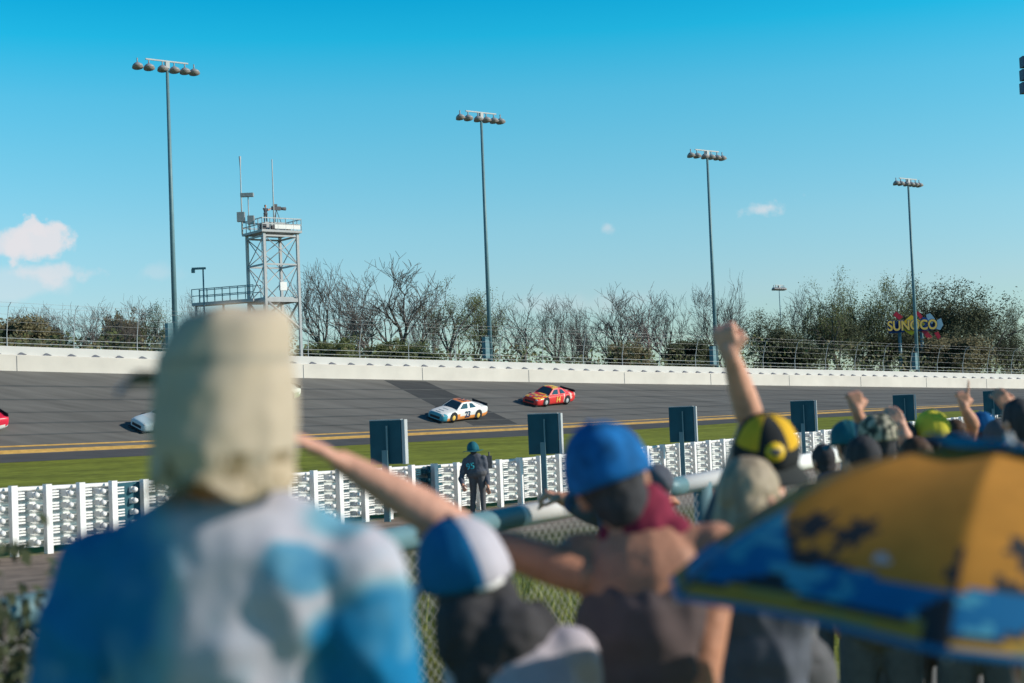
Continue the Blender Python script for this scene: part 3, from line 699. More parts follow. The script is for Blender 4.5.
def hand(mb, wrist, d, pn, k=1., curl=.3, point=False, spread=.15, thumb=1):
    """d: palm direction, pn: direction the palm faces, thumb: side"""
    d=V(d).normalized(); pn=V(pn); pn=(pn-d*pn.dot(d)).normalized(); s=d.cross(pn)*thumb
    w=V(wrist); mb.cap(w,w+d*.02*k,.027*k,.029*k)
    for i,o in enumerate((-.03,-.01,.011,.031)): mb.cap(w+d*.012*k+s*o*.6*k,w+d*.085*k+s*o*k,.0155*k,.0125*k,8)
    for i,o in enumerate((.031,.011,-.01,-.03)):
        L=(.040,.045,.042,.033)[i]*k; c=curl if not(point and i==0) else .02
        a=w+d*.085*k+s*o*k; fd=(d+s*(o/.03)*spread*(1-c)).normalized(); ang=0
        for j,(ll,rr) in enumerate(((1,.0105),(.65,.0098),(.5,.0088))):
            ang=c*(1.3 if j==0 else 1.45)
            ax=fd.cross(pn).normalized(); fd=(Matrix.Rotation(ang,3,ax)@fd).normalized()
            b=a+fd*L*ll; mb.cap(a,b,rr*k,rr*.93*k,8); a=b
    a=w+d*.02*k+s*.025*k; b=a+(d*.6+s*.75+pn*.25).normalized()*.04*k; mb.cap(a,b,.015*k,.0125*k,8)
    fd=(d*.8+s*(.5-.9*curl)+pn*(.2+curl*.9)).normalized(); c2=b+fd*.032*k; mb.cap(b,c2,.012*k,.011*k,8); mb.cap(c2,c2+(fd-s*curl*.8).normalized()*.024*k,.011*k,.0095*k,8)
def person(label, head, neck, hip, R, face, k=1., armL=None, armR=None, skin='skin', shirt='navy', pants='char', sleeve=.5, hair='hair', hairlen=.0,
           vox=.009, group=None, shirtcol=None, shirtdisp=None, feet=None, wide=1., neckband=None, blobs=(), collar=False, seat=False, torso_k=1., gz=None, drop=.055, fat=1.):
    head,neck,hip,R,face=V(head),V(neck),V(hip),V(R).normalized(),V(face).normalized()
    U=(neck-hip).normalized(); R=(R-U*R.dot(U)).normalized(); F=U.cross(R); B=(R,F,U)
    GZ=(lambda x,y: gz) if gz is not None else ground_z
    g=GZ(hip.x,hip.y); root=empty('person',(hip.x,hip.y,g),label,'person',group)
    kw=k*wide
    Ls=neck-U*drop*k-R*.155*kw; Rs=neck-U*drop*k+R*.155*kw
    # legs
    legs=[]
    for sg in (-1,1):
        hj=hip+R*.09*k*sg-U*.03*k
        if seat: kn=hj+F*.42*k-V((0,0,.02)); an=V((kn.x,kn.y,g+.08))
        else:
            fx=hip+R*.12*k*sg; an=V((fx.x,fx.y,GZ(fx.x,fx.y)+.08)); kn=hj.lerp(an,.5)+F*.04*k
        legs.append((hj,kn,an))
    def arms(arm,sh,sg):
        if arm is None: e=sh+V((0,0,-.27*k))+R*.05*sg+F*.02; w=e+V((0,0,-.2*k))+F*.13*k; return (e,w,dict(d=(w-e),pn=-R*sg,curl=.35))
        e,w=V(arm[0]),V(arm[1]); h=dict(d=w-e,pn=F,curl=.35); h.update(arm[2] if len(arm)>2 else {}); return (e,w,h)
    AL=arms(armL,Ls,-1); AR=arms(armR,Rs,1)
    hu=V((0,0,1)); hl=neck-head; 
    HU=(head-neck).normalized()*.5+V((0,0,.5)); HU.normalize(); face=(face-HU*face.dot(HU)).normalized(); HR=face.cross(HU)
    mb=MB()
    def torso(mb,ex,low=0):
        mb.ell(hip,(.165*kw+ex,.115*k+ex,.12*k+ex),B); mb.ell(hip.lerp(neck,.38),(.14*kw*torso_k+ex,.105*k*torso_k+ex,.17*k+ex),B)
        mb.ell(hip.lerp(neck,.70),(.165*kw+ex,.12*k+ex,.18*k+ex),B); mb.cap(Ls,Rs,.058*k+ex,.058*k+ex)
        mb.cap(neck-U*.06*k,Ls+U*.01,.07*k+ex,.05*k+ex); mb.cap(neck-U*.06*k,Rs+U*.01,.07*k+ex,.05*k+ex)
    torso(mb,-.004)
    mb.cap(neck-U*.06*k,head-HU*.03*k,.058*k,.052*k)
    mb.ell(head+HU*.015*k,(.074*k,.092*k,.105*k),(HR,face,HU),18,12)
    mb.ell(head-HU*.055*k+face*.025*k,(.052*k,.060*k,.058*k),(HR,face,HU))
    mb.cap(head+face*.088*k+HU*.008*k,head+face*.108*k-HU*.022*k,.010*k,.014*k,8)
    mb.cap(head+face*.083*k-HU*.055*k-HR*.018*k,head+face*.083*k-HU*.055*k+HR*.018*k,.008*k,.008*k,8)
    for sg in (-1,1): mb.ell(head+HR*.078*k*sg-HU*.012*k-face*.005,(.010*k,.020*k,.032*k),(HR,face,HU),8,6)
    for (e,w,h),sh in ((AL,Ls),(AR,Rs)):
        mb.cap(sh,e,.052*k*fat,.041*k*fat); mb.cap(e,e.lerp(w,.35),.042*k*fat,.045*k*fat); mb.cap(e.lerp(w,.35),w,.045*k*fat,.027*k*fat)
    hand(mb,AL[1],AL[2]['d'],AL[2]['pn'],k,AL[2].get('curl',.3),AL[2].get('point',False),AL[2].get('spread',.15),AL[2].get('thumb',1))
    hand(mb,AR[1],AR[2]['d'],AR[2]['pn'],k,AR[2].get('curl',.3),AR[2].get('point',False),AR[2].get('spread',.15),AR[2].get('thumb',-1))
    for hj,kn,an in legs: mb.cap(hj,kn,.085*k,.055*k); mb.cap(kn,an,.055*k,.038*k); mb.cap(an-V((0,0,.03)),an+F*.12*k-V((0,0,.04)),.035*k,.03*k)
    remesh(mb,min(vox,.008),M[skin],'body',root,root.location,1)
    mb=MB()
    if sleeve>0: torso(mb,.012)
    else:
        mb.ell(hip,(.165*kw+.012,.127*k,.13*k),B); mb.ell(hip.lerp(neck,.38),(.15*kw,.117*k,.18*k),B); mb.ell(hip.lerp(neck,.56),(.172*kw+.004,.132*k,.17*k),B)
        for sg in (-1,1): mb.cap(neck-U*.16*k+R*.06*sg-F*.09*k,neck-U*.02*k+R*.075*sg,.03*k,.028*k); mb.cap(neck-U*.02*k+R*.075*sg,neck-U*.16*k+R*.06*sg+F*.09*k,.028*k,.03*k)
    if sleeve>0:
        for (e,w,h),sh in ((AL,Ls),(AR,Rs)):
            t=min(1,sleeve); mb.cap(sh,sh.lerp(e,t),.062*k*fat,.054*k*fat)
            if sleeve>1: mb.cap(e,e.lerp(w,.35 if sleeve>1.4 else .2),.053*k*fat,.054*k*fat); mb.cap(e.lerp(w,.35 if sleeve>1.4 else .2),e.lerp(w,min(.95,sleeve-1)),.054*k*fat,.040*k*fat)
    remesh(mb,vox*1.2,M['attr'] if shirtcol else M[shirt],'shirt',root,root.location,3,shirtcol,shirtdisp or (lambda p:noise.noise(p*8)*.010+(.5-abs(noise.noise(V((p.x*11+p.z*5,p.y*9,p.z*6)))))*.014-.006))
    mb=MB(); mb.ell(hip-U*.02,(.172*kw+.01,.125*k+.01,.11*k),B)
    for hj,kn,an in legs: mb.cap(hj,kn,.098*k,.072*k); mb.cap(kn,an,.072*k,.055*k)
    remesh(mb,.016,M[pants],'trousers',root,root.location,3)
    for hj,kn,an in legs:
        mb=MB(); mb.cap(an-V((0,0,.04))-F*.03,an+F*.15*k-V((0,0,.045)),.042*k,.036*k); o=mb.build('shoe',M['char'],root,loc=root.location)
    for sg in (-1,1):
        mb=MB(); mb.ell(head+face*.083*k+HR*.028*k*sg+HU*.012*k,(.010*k,.007*k,.006*k),(HR,face,HU),8,6); mb.build('eye',M['eye'],root,loc=root.location)
    if hair:
        mb=MB(); mb.ell(head+HU*.022*k-face*.010*k,(.082*k,.094*k,.104*k),(HR,face,HU),18,12); mb.ell(head-HU*.03*k-face*.04*k,(.068*k,.055*k,.075*k),(HR,face,HU))
        if hairlen>0:
            b0=head-face*.045*k-HU*.02; mb.cap(b0-HR*.03*k,b0-HU*hairlen-HR*.035*k-face*.03,.055*k,.05*k); mb.cap(b0+HR*.03*k,b0-HU*hairlen+HR*.035*k-face*.03,.055*k,.045*k)
            mb.cap(b0-HR*.055*k+face*.03,b0-HU*hairlen*.8-HR*.05*k,.035*k,.03*k); mb.cap(b0+HR*.055*k+face*.03,b0-HU*hairlen*.8+HR*.05*k,.035*k,.03*k)
        for bc,br in blobs: mb.ell(V(bc),br)
        remesh(mb,vox,M[hair],'hair',root,root.location,2,None,lambda p:noise.noise(p*38)*.005)
    if neckband:
        mb=MB(); mb.cap(neck-U*.02,neck+U*.04,.085*k,.07*k); mb.cap(neck-U*.03-R*.06,neck-U*.03+R*.06,.06*k,.06*k); remesh(mb,.01,M[neckband],'neck_towel',root,root.location,2,None,lambda p:noise.noise(p*30)*.006)
    return dict(root=root,head=head,HR=HR,face=face,HU=HU,k=k,neck=neck,U=U,R=R,F=F,Ls=Ls,Rs=Rs)
def cap(pp, label, m='attr', colf=None, bill=1, tilt=0., turn=0., k=1.08, text=None, name='baseball_cap', brim=False, lift=.012, cat='cap', parent=None, size=1.):
    """a worn hat: a thing carried on the head of its wearer (child of the person, being clothing)"""
    head,HR,face,HU=pp['head'],pp['HR'],pp['face'],pp['HU']; k=k*pp['k']*size; root=pp['root']
    fa=(Matrix.Rotation(turn,3,HU)@face).normalized(); ra=fa.cross(HU)
    up=(HU*math.cos(tilt)-fa*math.sin(tilt)).normalized(); fa=(fa-up*fa.dot(up)).normalized()
    c=head+up*(.012+lift)*1; nu,nv=48,14; vs=[]; loc=[]
    for i in range(nv+1):
        ph=(math.pi*.56)*i/nv
        for j in range(nu):
            t=2*math.pi*j/nu; st=1
            wob=1-.035*abs(math.cos(3*t))**14+.05*noise.noise(V((math.cos(t)*1.7+c.x*9,math.sin(t)*1.7,ph*1.6)))
            rr_=(math.sin(ph)**.92 if ph>0 else 0)*wob; l=V((.088*k*rr_*math.cos(t),.104*k*rr_*math.sin(t),.108*k*math.cos(ph)*(1+.05*noise.noise(V((math.cos(t)+c.x*5,math.sin(t),2))))))
            loc.append((ph,t)); vs.append(c+ra*l.x+fa*l.y+up*l.z)
    mb=MB()
    for i in range(nv):
        for j in range(nu):
            a,b_,c_,d_=i*nu+j,i*nu+(j+1)%nu,(i+1)*nu+(j+1)%nu,(i+1)*nu+j; ph,t=loc[a]
            mb.mesh([vs[a],vs[d_],vs[c_],vs[b_]],[(0,1,2,3)],0,colf(ph+.08,t+.1) if colf else None,True)
    o=mb.build(name,M[m],root,loc=root.location,recalc=True)
    md=o.modifiers.new('s','SOLIDIFY'); md.thickness=.004
    # bill or brim
    mb=MB(); zb=-.02*k
    if brim: angs=[2*math.pi*i/32 for i in range(33)]; wd=lambda t:.065*k
    else: angs=[math.pi/2-1.05+2.1*i/16 for i in range(17)]; wd=lambda t:.072*k*max(0.0,math.cos((t-math.pi/2)*1.35))**.6 
    inner=[];outer=[]
    for t in angs:
        i_=c+ra*(.088*k*math.cos(t))+fa*(.104*k*math.sin(t))+up*zb; x=(ra*math.cos(t)+fa*math.sin(t))
        ou=i_+x*wd(t)-up*(.012+.02*abs(math.cos(t))*(not brim)+.012*brim*math.sin(3*t)); inner.append(i_); outer.append(ou)
    th=up*.004
    for i in range(len(angs)-1):
        cc=colf(9,angs[i]) if colf else None
        for q in ([inner[i]+th,inner[i+1]+th,outer[i+1]+th,outer[i]+th],[inner[i]-th,outer[i]-th,outer[i+1]-th,inner[i+1]-th],[outer[i]+th,outer[i+1]+th,outer[i+1]-th,outer[i]-th]): mb.quad(q,0,cc,True)
    mb.build('brim' if brim else 'bill',M[m],o,loc=(0,0,0)); o.children[0].data.transform(Matrix.Translation(-root.location))
    mb=MB(); mb.ell(c+up*.113*k,(.007,.007,.005),None,8,6); b=mb.build('button',M[m] if m!='attr' else M['char'],o); b.data.transform(Matrix.Translation(-root.location))
    return o,c,ra,fa,up
def extra(pp,mb,name,m,parent=None):
    o=mb.build(name,m,parent or pp['root'],loc=(0,0,0)); o.data.transform(Matrix.Translation(-V(pp['root'].location))); return o
def hipat(x,D,z): p=P(x,683,D); return V((p.x,p.y,z))
exec_people=True
GC='spectators standing along the fence'
# --- man in sun hat and tie-dye shirt
D=2.1
def tiedye(p):
    q=V((p.x*4.2,p.y*4.2,p.z*4.2)); n=noise.noise(q+V((5,2,1)))+.5*noise.noise(q*2.3)
    # big swirl: distance from a diagonal band
    cpt=P(385,690,D-.1); cpl=P(75,620,D); cpc=P(345,515,D); c4=P(330,625,D)
    dR=(V((p.x-cpt.x,0,(p.z-cpt.z)*.8))).length; dL=(V((p.x-cpl.x,0,(p.z-cpl.z)*.55))).length; dC=(V((p.x-cpc.x,0,(p.z-cpc.z)*1.4))).length; d4=(V((p.x-c4.x,0,p.z-c4.z))).length
    w=1.0
    w-=sstep((.135-dR+n*.03)/.04); w-=sstep((.20-dL+n*.05)/.08)
    w-=.75*sstep((.055-dC+n*.05)/.05); w-=.7*sstep((.045-d4+n*.04)/.05); w-=.8*sstep((noise.noise(q*2.1+V((9,4,1)))-.22)/.14)
    w=max(0,min(1,w+.9*max(0,noise.noise(V((q.x*1.6+q.z*.7,q.y,q.z*.8))+V((2,7,4)))-.12)+.22*n+.15*noise.noise(q*6))); bl=(.01,.17,.36); wh=(.46,.45,.52); md=(.17,.36,.46)
    if w<.5: t=w*2; return tuple(a*(1-t)+b*t for a,b in zip(bl,md))
    t=w*2-1; return tuple(a*(1-t)+b*t for a,b in zip(md,wh))
R1=V((.99,-.12,0))
p1=person('man seen from behind in a tall khaki sun hat and blue and white tie-dye shirt',P(222,400,D),P(225,500,D+.03),V((P(225,600,D).x,D+.04,.93)),R1,(-.75,.66,0),k=1.0,
  armL=(P(52,745,D-.02),P(60,930,D+.15),{}),armR=(P(392,760,D-.02),P(400,930,D+.15),{}),skin='skin2',shirt='attr',pants='denim',sleeve=.95,hair='brownh',vox=.008,wide=1.23,drop=.115,fat=1.2,
  shirtcol=tiedye,shirtdisp=lambda p:noise.noise(p*7)*.016+(.5-abs(noise.noise(V((p.x*9+p.z*5,p.y*6,p.z*5)))))*.022+noise.noise(p*26)*.004,group=GC,torso_k=1.1)
def sunhat(pp,D):
    ys=[305.5,307,311,320,333,347,358,366,374,384,396,410,425,440,452,463,474,483,489]
    prof=[(305.5,243,8),(307,238,38),(311,236,50),(322,234,60),(345,230,66),(358,227,69),(366,226,68),(374,226,69),(396,225,71),(425,223,73),(452,222,73),(463,222,70),(474,223,71),(489,224,73)]
    n=96; vs=[]; PX=[a[0] for a in prof]
    for i,y in enumerate(ys):
        cx=interp(y,PX,[a[1] for a in prof]); hw=interp(y,PX,[a[2] for a in prof])
        c=P(cx,y,D); r=hw*D/FPX
        for j in range(n):
            t=2*math.pi*j/n; lv=sstep((y-340)/120); ct,st_=math.cos(t),math.sin(t)
            q=V((ct*1.3,st_*1.3,y*.012)); fold=(.5-abs(noise.noise(V((ct*1.1,st_*1.1,y*.035+ct*1.2)))))*.17*lv-.03*lv + (.5-abs(noise.noise(V((ct*1.4+y*.012,st_*1.4,y*.02+4)))))*.10
            fold+=noise.noise(V((ct*3,st_*3,y*.05)))*.03
            if y>455: fold+=.02*math.sin(t*15+2*math.sin(t*3))*sstep((y-450)/30)
            z=c.z+(.010*math.sin(t*3+1)+.006*math.sin(t*7) if y>480 else 0)+noise.noise(V((ct,st_,7)))*.012*(y<330)
            f=.96+fold
            vs.append(V((c.x+ct*r*f,D+st_*r*1.12*f,z)))
    mb=MB()
    def hc(p,i):
        y=ys[i]; nn=noise.noise(p*34); n2=noise.noise(p*12); base=tuple(a*(1+.07*n2) for a in (.47,.395,.31))
        if y>=452 and nn>.14-.1*sstep((y-452)/30): return (.24,.19,.12)
        if y>=462: return (.45,.36,.26)
        if 358<=y<366: return (.40,.35,.29)
        return base
    for i in range(len(ys)-1):
        for j in range(n):
            a,b,c_,d=i*n+j,i*n+(j+1)%n,(i+1)*n+(j+1)%n,(i+1)*n+j; mb.mesh([vs[a],vs[d],vs[c_],vs[b]],[(0,1,2,3)],0,hc(vs[a],i),True)
    mb.mesh(vs[:n],[tuple(range(n))],0,(.47,.395,.31))
    o=extra(pp,mb,'sun_hat',M['attr'])
    bm=bmesh.new(); bm.from_mesh(o.data); bmesh.ops.remove_doubles(bm,verts=bm.verts,dist=1e-4); bmesh.ops.recalc_face_normals(bm,faces=bm.faces); bm.to_mesh(o.data); bm.free()
    md=o.modifiers.new('s','SOLIDIFY'); md.thickness=.004
    md=o.modifiers.new('ss','SUBSURF'); md.levels=1; md.render_levels=1
    mb=MB(); f=V((-.80,.6,0)); s=V((.6,.8,0)); c=P(172,374,D+.05); pts=[]
    for i in range(13):
        t=-1+2*i/12; inn=c+s*(.085*t)+f*(-.02); ou=c+s*(.08*t)+f*(.075*math.sqrt(max(0,1-t*t*.85)))-V((0,0,.012+.02*t*t)); pts.append((inn,ou))
    for i in range(12):
        a,b=pts[i],pts[i+1]; h=V((0,0,.004))
        for q in ([a[0]+h,b[0]+h,b[1]+h,a[1]+h],[a[0]-h,a[1]-h,b[1]-h,b[0]-h],[a[1]+h,b[1]+h,b[1]-h,a[1]-h]): mb.quad(q,0,(.36,.42,.46),True)
    extra(pp,mb,'bill',M['attr'],o)
sunhat(p1,D)
# --- woman with raised arm, blue and white cap
D=3.05
p2=person('dark-haired woman in a blue and white cap pointing with her raised bare left arm',P(467,581,D),P(515,652,D+.0),V((P(550,683,D).x,D-.12,.82)),(.93,-.36,0),(-.45,.89,-.1),k=.98,
  armL=(P(456,528,D+.16),P(350,467,D+.12),dict(d=P(312,444,D+.1)-P(350,467,D+.12),pn=V((.3,.2,-1)),curl=.08,spread=.2,thumb=-1)),
  armR=(P(590,790,D+.1),P(570,850,D+.3),{}),skin='skin3',shirt='lilac',pants='denim',sleeve=.55,hair='hair',hairlen=.16,vox=.008,group=GC,wide=.74,fat=1.12,blobs=[(P(468,632,D-.07),(.075,.06,.10)),(P(508,640,D-.08),(.085,.06,.09)),(P(490,672,D-.09),(.08,.05,.09)),(P(535,628,D-.04),(.05,.05,.06))])
o,c,ra,fa,up=cap(p2,'',colf=lambda ph,t:((.50,.48,.55) if (math.cos(t)>-.1 or ph>8) else (.012,.15,.34)),turn=.0,tilt=.12,size=1.04)
mb=MB(); w0=P(376,481,D+.13); d=(P(350,467,D+.12)-P(456,533,D+.16)).normalized(); mb.tube([w0-d*.005,w0+d*.005],.033,16); extra(p2,mb,'bracelet',M['red'])
mb=MB(); mb.tube([c+ra*.03-fa*.108+up*-.02, c+ra*.0-fa*.112-up*.024, c-ra*.03-fa*.106-up*.02],.008,6); extra(p2,mb,'cap_strap',M['white'],o)
# --- man in blue cap
D=3.35
p3=person('broad man in a bright blue cap, dark tank top and maroon neck towel, elbow raised',P(611,483,D),P(645,528,D),V((P(652,683,D).x,D-.1,.80)),(.96,-.25,0),(-.12,.99,0),k=1.04,
  armL=(P(581,574,D-.04),P(474,538,D+.04),dict(curl=.3)),armR=(P(698,686,D-.16),P(700,740,D+.10),{}),skin='skin2',shirt='brown',pants='char',sleeve=0,hair='hair',hairlen=.0,vox=.008,group=GC,wide=1.0,neckband='maroon',fat=1.12)
o,c,ra,fa,up=cap(p3,'',m='blue',tilt=-.08,size=1.02)
mb=MB(); text_on(mb,'M',.035,c-fa*.085+ra*.068-up*.005,(ra*.85+fa*.5).normalized(),up,(ra*.5-fa*.85).normalized(),.002,.001); extra(p3,mb,'cap_print',M['pink'],o)
# bag strap over shoulder
# --- leaner on the rail behind him
D=7.2
p6=person('person in dark sleeves leaning on the rail, mostly hidden behind the blue cap',P(622,452,D),P(626,480,D),V((P(640,560,D).x,D-.3,.62)),(.85,-.5,0),(-.3,.95,0),k=1.1,
  armL=(P(600,513,D+.1),P(563,499,D+.15),dict(d=P(545,493,D+.15)-P(563,499,D+.15),pn=V((0,.2,-1)),curl=.85)),armR=(P(650,520,D+.1),P(660,505,D+.3),{}),skin='skin',shirt='navy',sleeve=1.75,hair='hair',vox=.010,group=GC,fat=1.25)
# --- yellow/black cap, raised fist
D=4.55
def c_yb(ph,t):
    if ph>8: return (.05,.055,.055)
    a=(t%(2*math.pi)); k_=int(a/(math.pi/3))
    if ph>1.25: return (.03,.032,.035)
    return (.72,.42,.035) if k_ in (2,0) else (.03,.032,.035)
p4=person('man in a black and yellow backwards cap with his left fist thrust high',P(766,459,D),P(768,505,D),V((P(775,683,D).x,D-.05,.75)),(.93,-.36,0),(-.25,.97,0),k=1.0,
  armL=(P(752,424,D+.2),P(731,356,D+.06),dict(d=P(724,333,D+.05)-P(731,356,D+.06),pn=V((.3,1,0)),curl=1.0,thumb=-1)),armR=(P(815,580,D+.05),P(790,600,D+.25),{}),skin='skin3',shirt='char',sleeve=.45,hair='brownh',vox=.008,group=GC,fat=1.1)
o,c,ra,fa,up=cap(p4,'',colf=c_yb,turn=math.pi-.2,tilt=-.30,size=1.06)
mb=MB(); ec=c+fa*.114+up*.042; en=(fa*.9+up*.42).normalized(); eu=(up*.9-fa*.42).normalized(); er=eu.cross(en)
pts=[ec+en*.009+er*(.030*math.cos(a))+eu*(.027*math.sin(a)) for a in [2*math.pi*i/24 for i in range(24)]]
mb.tube([ec-en*.004,ec+en*.008],[.030,.030],24); extra(p4,mb,'round_emblem',M['s_yel'],o)
mb=MB(); mb.ell(ec+en*.009,(.020,.010,.004),(er,eu,en),12,6); mb.ell(ec+en*.009+er*.004-eu*.008,(.010,.006,.004),(er,eu,en),12,6); extra(p4,mb,'emblem_mark',M['char'],o)
# --- blond woman
D=4.0
p5=person('ash blond woman turned to the right in front of the backwards cap',P(752,500,D),P(752,552,D),V((P(756,683,D).x,D-.05,.72)),(.9,-.4,0),(.75,.55,0),k=1.0,armR=(P(805,600,D+.1),P(785,630,D+.25),{}),skin='skin3',shirt='navy',sleeve=1.7,hair='blond',hairlen=.13,vox=.009,group=GC)
# --- the far group on the right
def small(label,x,y,D,k=.98,capm=None,colf=None,armL=None,armR=None,shirt='navy',skin='skin',face=(-.4,.9,0),hair='hair',sleeve=.5,capk={},hairlen=0,dx=3):
    h=P(x,y,D); n=P(x+dx,y+ .20*k*FPX/D*.83,D); g=ground_z(h.x,h.y)
    pp=person(label,h,n,V((n.x+.02,n.y-.06,max(g+.80,n.z-.55*k))),(.9,-.42,0),face,k=k,armL=armL,armR=armR,skin=skin,shirt=shirt,sleeve=sleeve,hair=hair,vox=.013,group=GC,hairlen=hairlen)
    if capm or colf: cap(pp,'',m=capm or 'attr',colf=colf,**capk)
    return pp
def camo(ph,t):
    n=noise.noise(V((math.cos(t)*3*min(ph,1.5),math.sin(t)*3*min(ph,1.5),ph*2))); return (.42,.38,.30) if n>.05 else ((.16,.17,.13) if n>-.15 else (.05,.055,.05))
D=7.0
small('man in a camouflage cap with his left fist raised from a denim cuff',878,441,D,1.0,colf=camo,armL=(P(868,440,D+.2),P(857,412,D+.1),dict(d=V((-.12,0,1)),pn=V((0,1,0)),curl=1.,thumb=-1)),shirt='denim',sleeve=1.7,capk=dict(size=.92))
small('spectator in a dark teal cap left of the camouflage cap',848,444,7.9,.9,capm='tealc',shirt='navy')
small('small dark-haired person low at the rail end, right of the backwards cap',823,461,8.6,.85,hair='hair',shirt='navy')
small('spectator in a bright yellow cap seen from behind',932,435,8.6,1.02,capm='yelc',shirt='navy',skin='skin3',capk=dict(size=1.08,tilt=.15),armL=(P(905,440,8.1),P(903,428,8.1),dict(d=P(897,418,8.1)-P(903,428,8.1),pn=V((0,1,0)),curl=.6)))
small('dark-clothed spectator between the camouflage cap and the yellow cap',903,440,8.6,.95,hair='hair',shirt='char')
D=8.4
small('spectator in a blue cap pointing one finger at the sky',982,432,D+.4,.95,capm='blue',capk=dict(size=.92),shirt='navy',armL=(P(973,424,D+.15),P(964,408,D+.1),dict(d=V((-.03,0,1)),pn=V((0,1,.0)),curl=.95,point=True,thumb=-1)),skin='skin')
D=7.4
small('dark-haired spectator at the right edge with a raised bare forearm',1018,422,D,1.0,hair='hair',shirt='navy',armL=(P(1018,436,D+.3),P(1009,410,D+.3),dict(d=P(1003,400,D+.3)-P(1009,410,D+.3),pn=V((0,1,0)),curl=.7,thumb=-1)),sleeve=.5)
small('spectator in dark clothes between the yellow cap and the pointing hand',955,437,9.2,.95,hair='brownh',shirt='char')
small('grey-capped spectator in front of the pointing spectator',1000,441,8.2,.9,colf=lambda ph,t:(.12,.12,.13),shirt='char')
small('dark-clothed spectator just below the camouflage cap at the umbrella edge',862,462,6.2,.95,hair='hair',shirt='char')
small('spectator in dark clothes below the bright yellow cap',915,462,6.4,.95,hair='brownh',shirt='char')
small('bare-headed spectator with dark hair under the pointing hand',958,458,6.0,.95,hair='hair',shirt='navy')
# --- official at the guardrail
a=(P(478,470,0)-B0).dot(BN); b1=(P(478,470,1)-B0).dot(BN); D=(1.1-a)/(b1-a); h=P(473,450,D); g=ground_z(h.x,h.y)
po=person('track official in dark uniform marked 95 standing at the guardrail',h,P(474,457,D),V((P(477,482,D).x,h.y,g+.93)),(.95,-.3,0),(-.2,1,0),k=1.1,fat=1.2,
  armL=(P(461,478,D),P(463,486,D-.3),{}),armR=(P(487,476,D),P(488,487,D-.2),{}),shirt='navy',pants='char',sleeve=1.8,hair='hair',vox=.016,wide=1.3)
cap(po,'',m='tealc',brim=True,size=1.3,name='brimmed_hat')
mb=MB(); cb=P(467.5,461.5,D)-V((0,.30,0)); 
cb=po['neck']-po['U']*.20-po['F']*.162-po['R']*.07; text_on(mb,'95',.20,cb,po['R'],po['U'],-po['F'],.01,.003); extra(po,mb,'shirt_number',M['num_teal'])
mb=MB(); mb.box(P(489,462,D),(.14,.12,.28)); mb.tube([P(489,458,D),P(489,452,D)],.02,6); r=bpart(mb,'radio_pack',M['char'],po['root'])
# --- camera operator on the tower
h=V((TM.x,TM.y,TZ))-T*.6
pc=person('camera operator standing on the tower platform',h+V((0,0,1.62)),h+V((0,0,1.42)),h+V((0,0,.9)),T,NQ*-.3+T,k=1.08,wide=1.2,fat=1.3,armL=(h+V((0,0,1.2))+T*.2+NQ*.2,h+T*.45+V((0,0,1.35)),{}),armR=(h+V((0,0,1.2))+T*.2-NQ*.2,h+T*.45+V((0,0,1.3)),{}),shirt='navy',vox=.03,gz=TZ)

c=V((TM.x,TM.y,TZ))+T*.55
r=empty('broadcast_camera',c,'broadcast camera on a tripod on the tower platform','camera')
mb=MB(); mb.box(c+V((0,0,1.45)),(.9,.3,.35),T,NQ); mb.box(c+V((0,0,1.75))-T*.1,(.35,.2,.2),T,NQ); bpart(mb,'camera_body',M['char'],r)
mb=MB(); mb.tube([c+V((0,0,1.45))+T*.4,c+V((0,0,1.45))+T*1.0],[.13,.17],10); bpart(mb,'lens',M['char'],r)
for a in (0,2.1,4.2):
    mb=MB(); mb.tube([c+V((0,0,1.3)),c+V((.45*math.cos(a),.45*math.sin(a),0))],.035,5); bpart(mb,'tripod_leg',M['char'],r)
# ------------------------------------------------------------------ spectator fence: pipe rail, posts, chain link
ra_=[(470,529,7.1),(512,517.5,7.35),(583,508,7.8),(665,486.5,8.4),(735,475,9.3),(850,453,11.3),(980,430,14.5)]
def rl(x):
    X=[a[0] for a in ra_]; return P(x,interp(x,X,[a[1] for a in ra_]),interp(x,X,[a[2] for a in ra_]))
A_=rl(512); Z_=rl(850); fd=V((Z_.x-A_.x,Z_.y-A_.y,0)).normalized(); 
def fpos(t,z): # t metres from A_
    p=A_+fd*t; L=(V((Z_.x,Z_.y,0))-V((A_.x,A_.y,0))).length; return V((p.x,p.y,(A_.z+(Z_.z-A_.z)*t/L)+z))
def t_of(x):
    r_=ray(x,500); n=V((-fd.y,fd.x,0)); D=n.dot(V((A_.x,A_.y,0)))/n.dot(V((r_.x,r_.y,0))); p=r_*D; return (V((p.x,p.y,0))-V((A_.x,A_.y,0))).dot(fd)
fence=empty('spectator_fence',fpos(0,-1.0),'chain link fence with a fat white and teal pipe rail in front of the spectators','fence')
cuts=[(-4.5,-.9,'cream'),(-.9,0,'poleblue'),(0,t_of(584),'white'),(t_of(584)+.02,t_of(652),'white'),(t_of(652),t_of(662),'white'),(t_of(662),t_of(683),'poleblue'),(t_of(683),t_of(720),'white'),(t_of(720),t_of(850),'white'),(t_of(850),t_of(960),'white')]
for a,b,m in [(-4.5,t_of(516),'poleblue'),(t_of(516),t_of(664),'white'),(t_of(664),t_of(682),'poleblue'),(t_of(682),t_of(850),'white')]:  # left of its teal stripe the rail stays teal, shade painted into the colour
    mb=MB(); mb.tube([fpos(a,0),fpos((a+b)/2,0),fpos(b,0)],.058,16); bpart(mb,'pipe_rail',M[m],fence)
for x in (455,703,850):
    t=t_of(x); p=fpos(t,0); g=ground_z(p.x,p.y); mb=MB(); mb.tube([V((p.x,p.y,g-.2)),p],.06,12); bpart(mb,'post',M['poleblue'],fence)
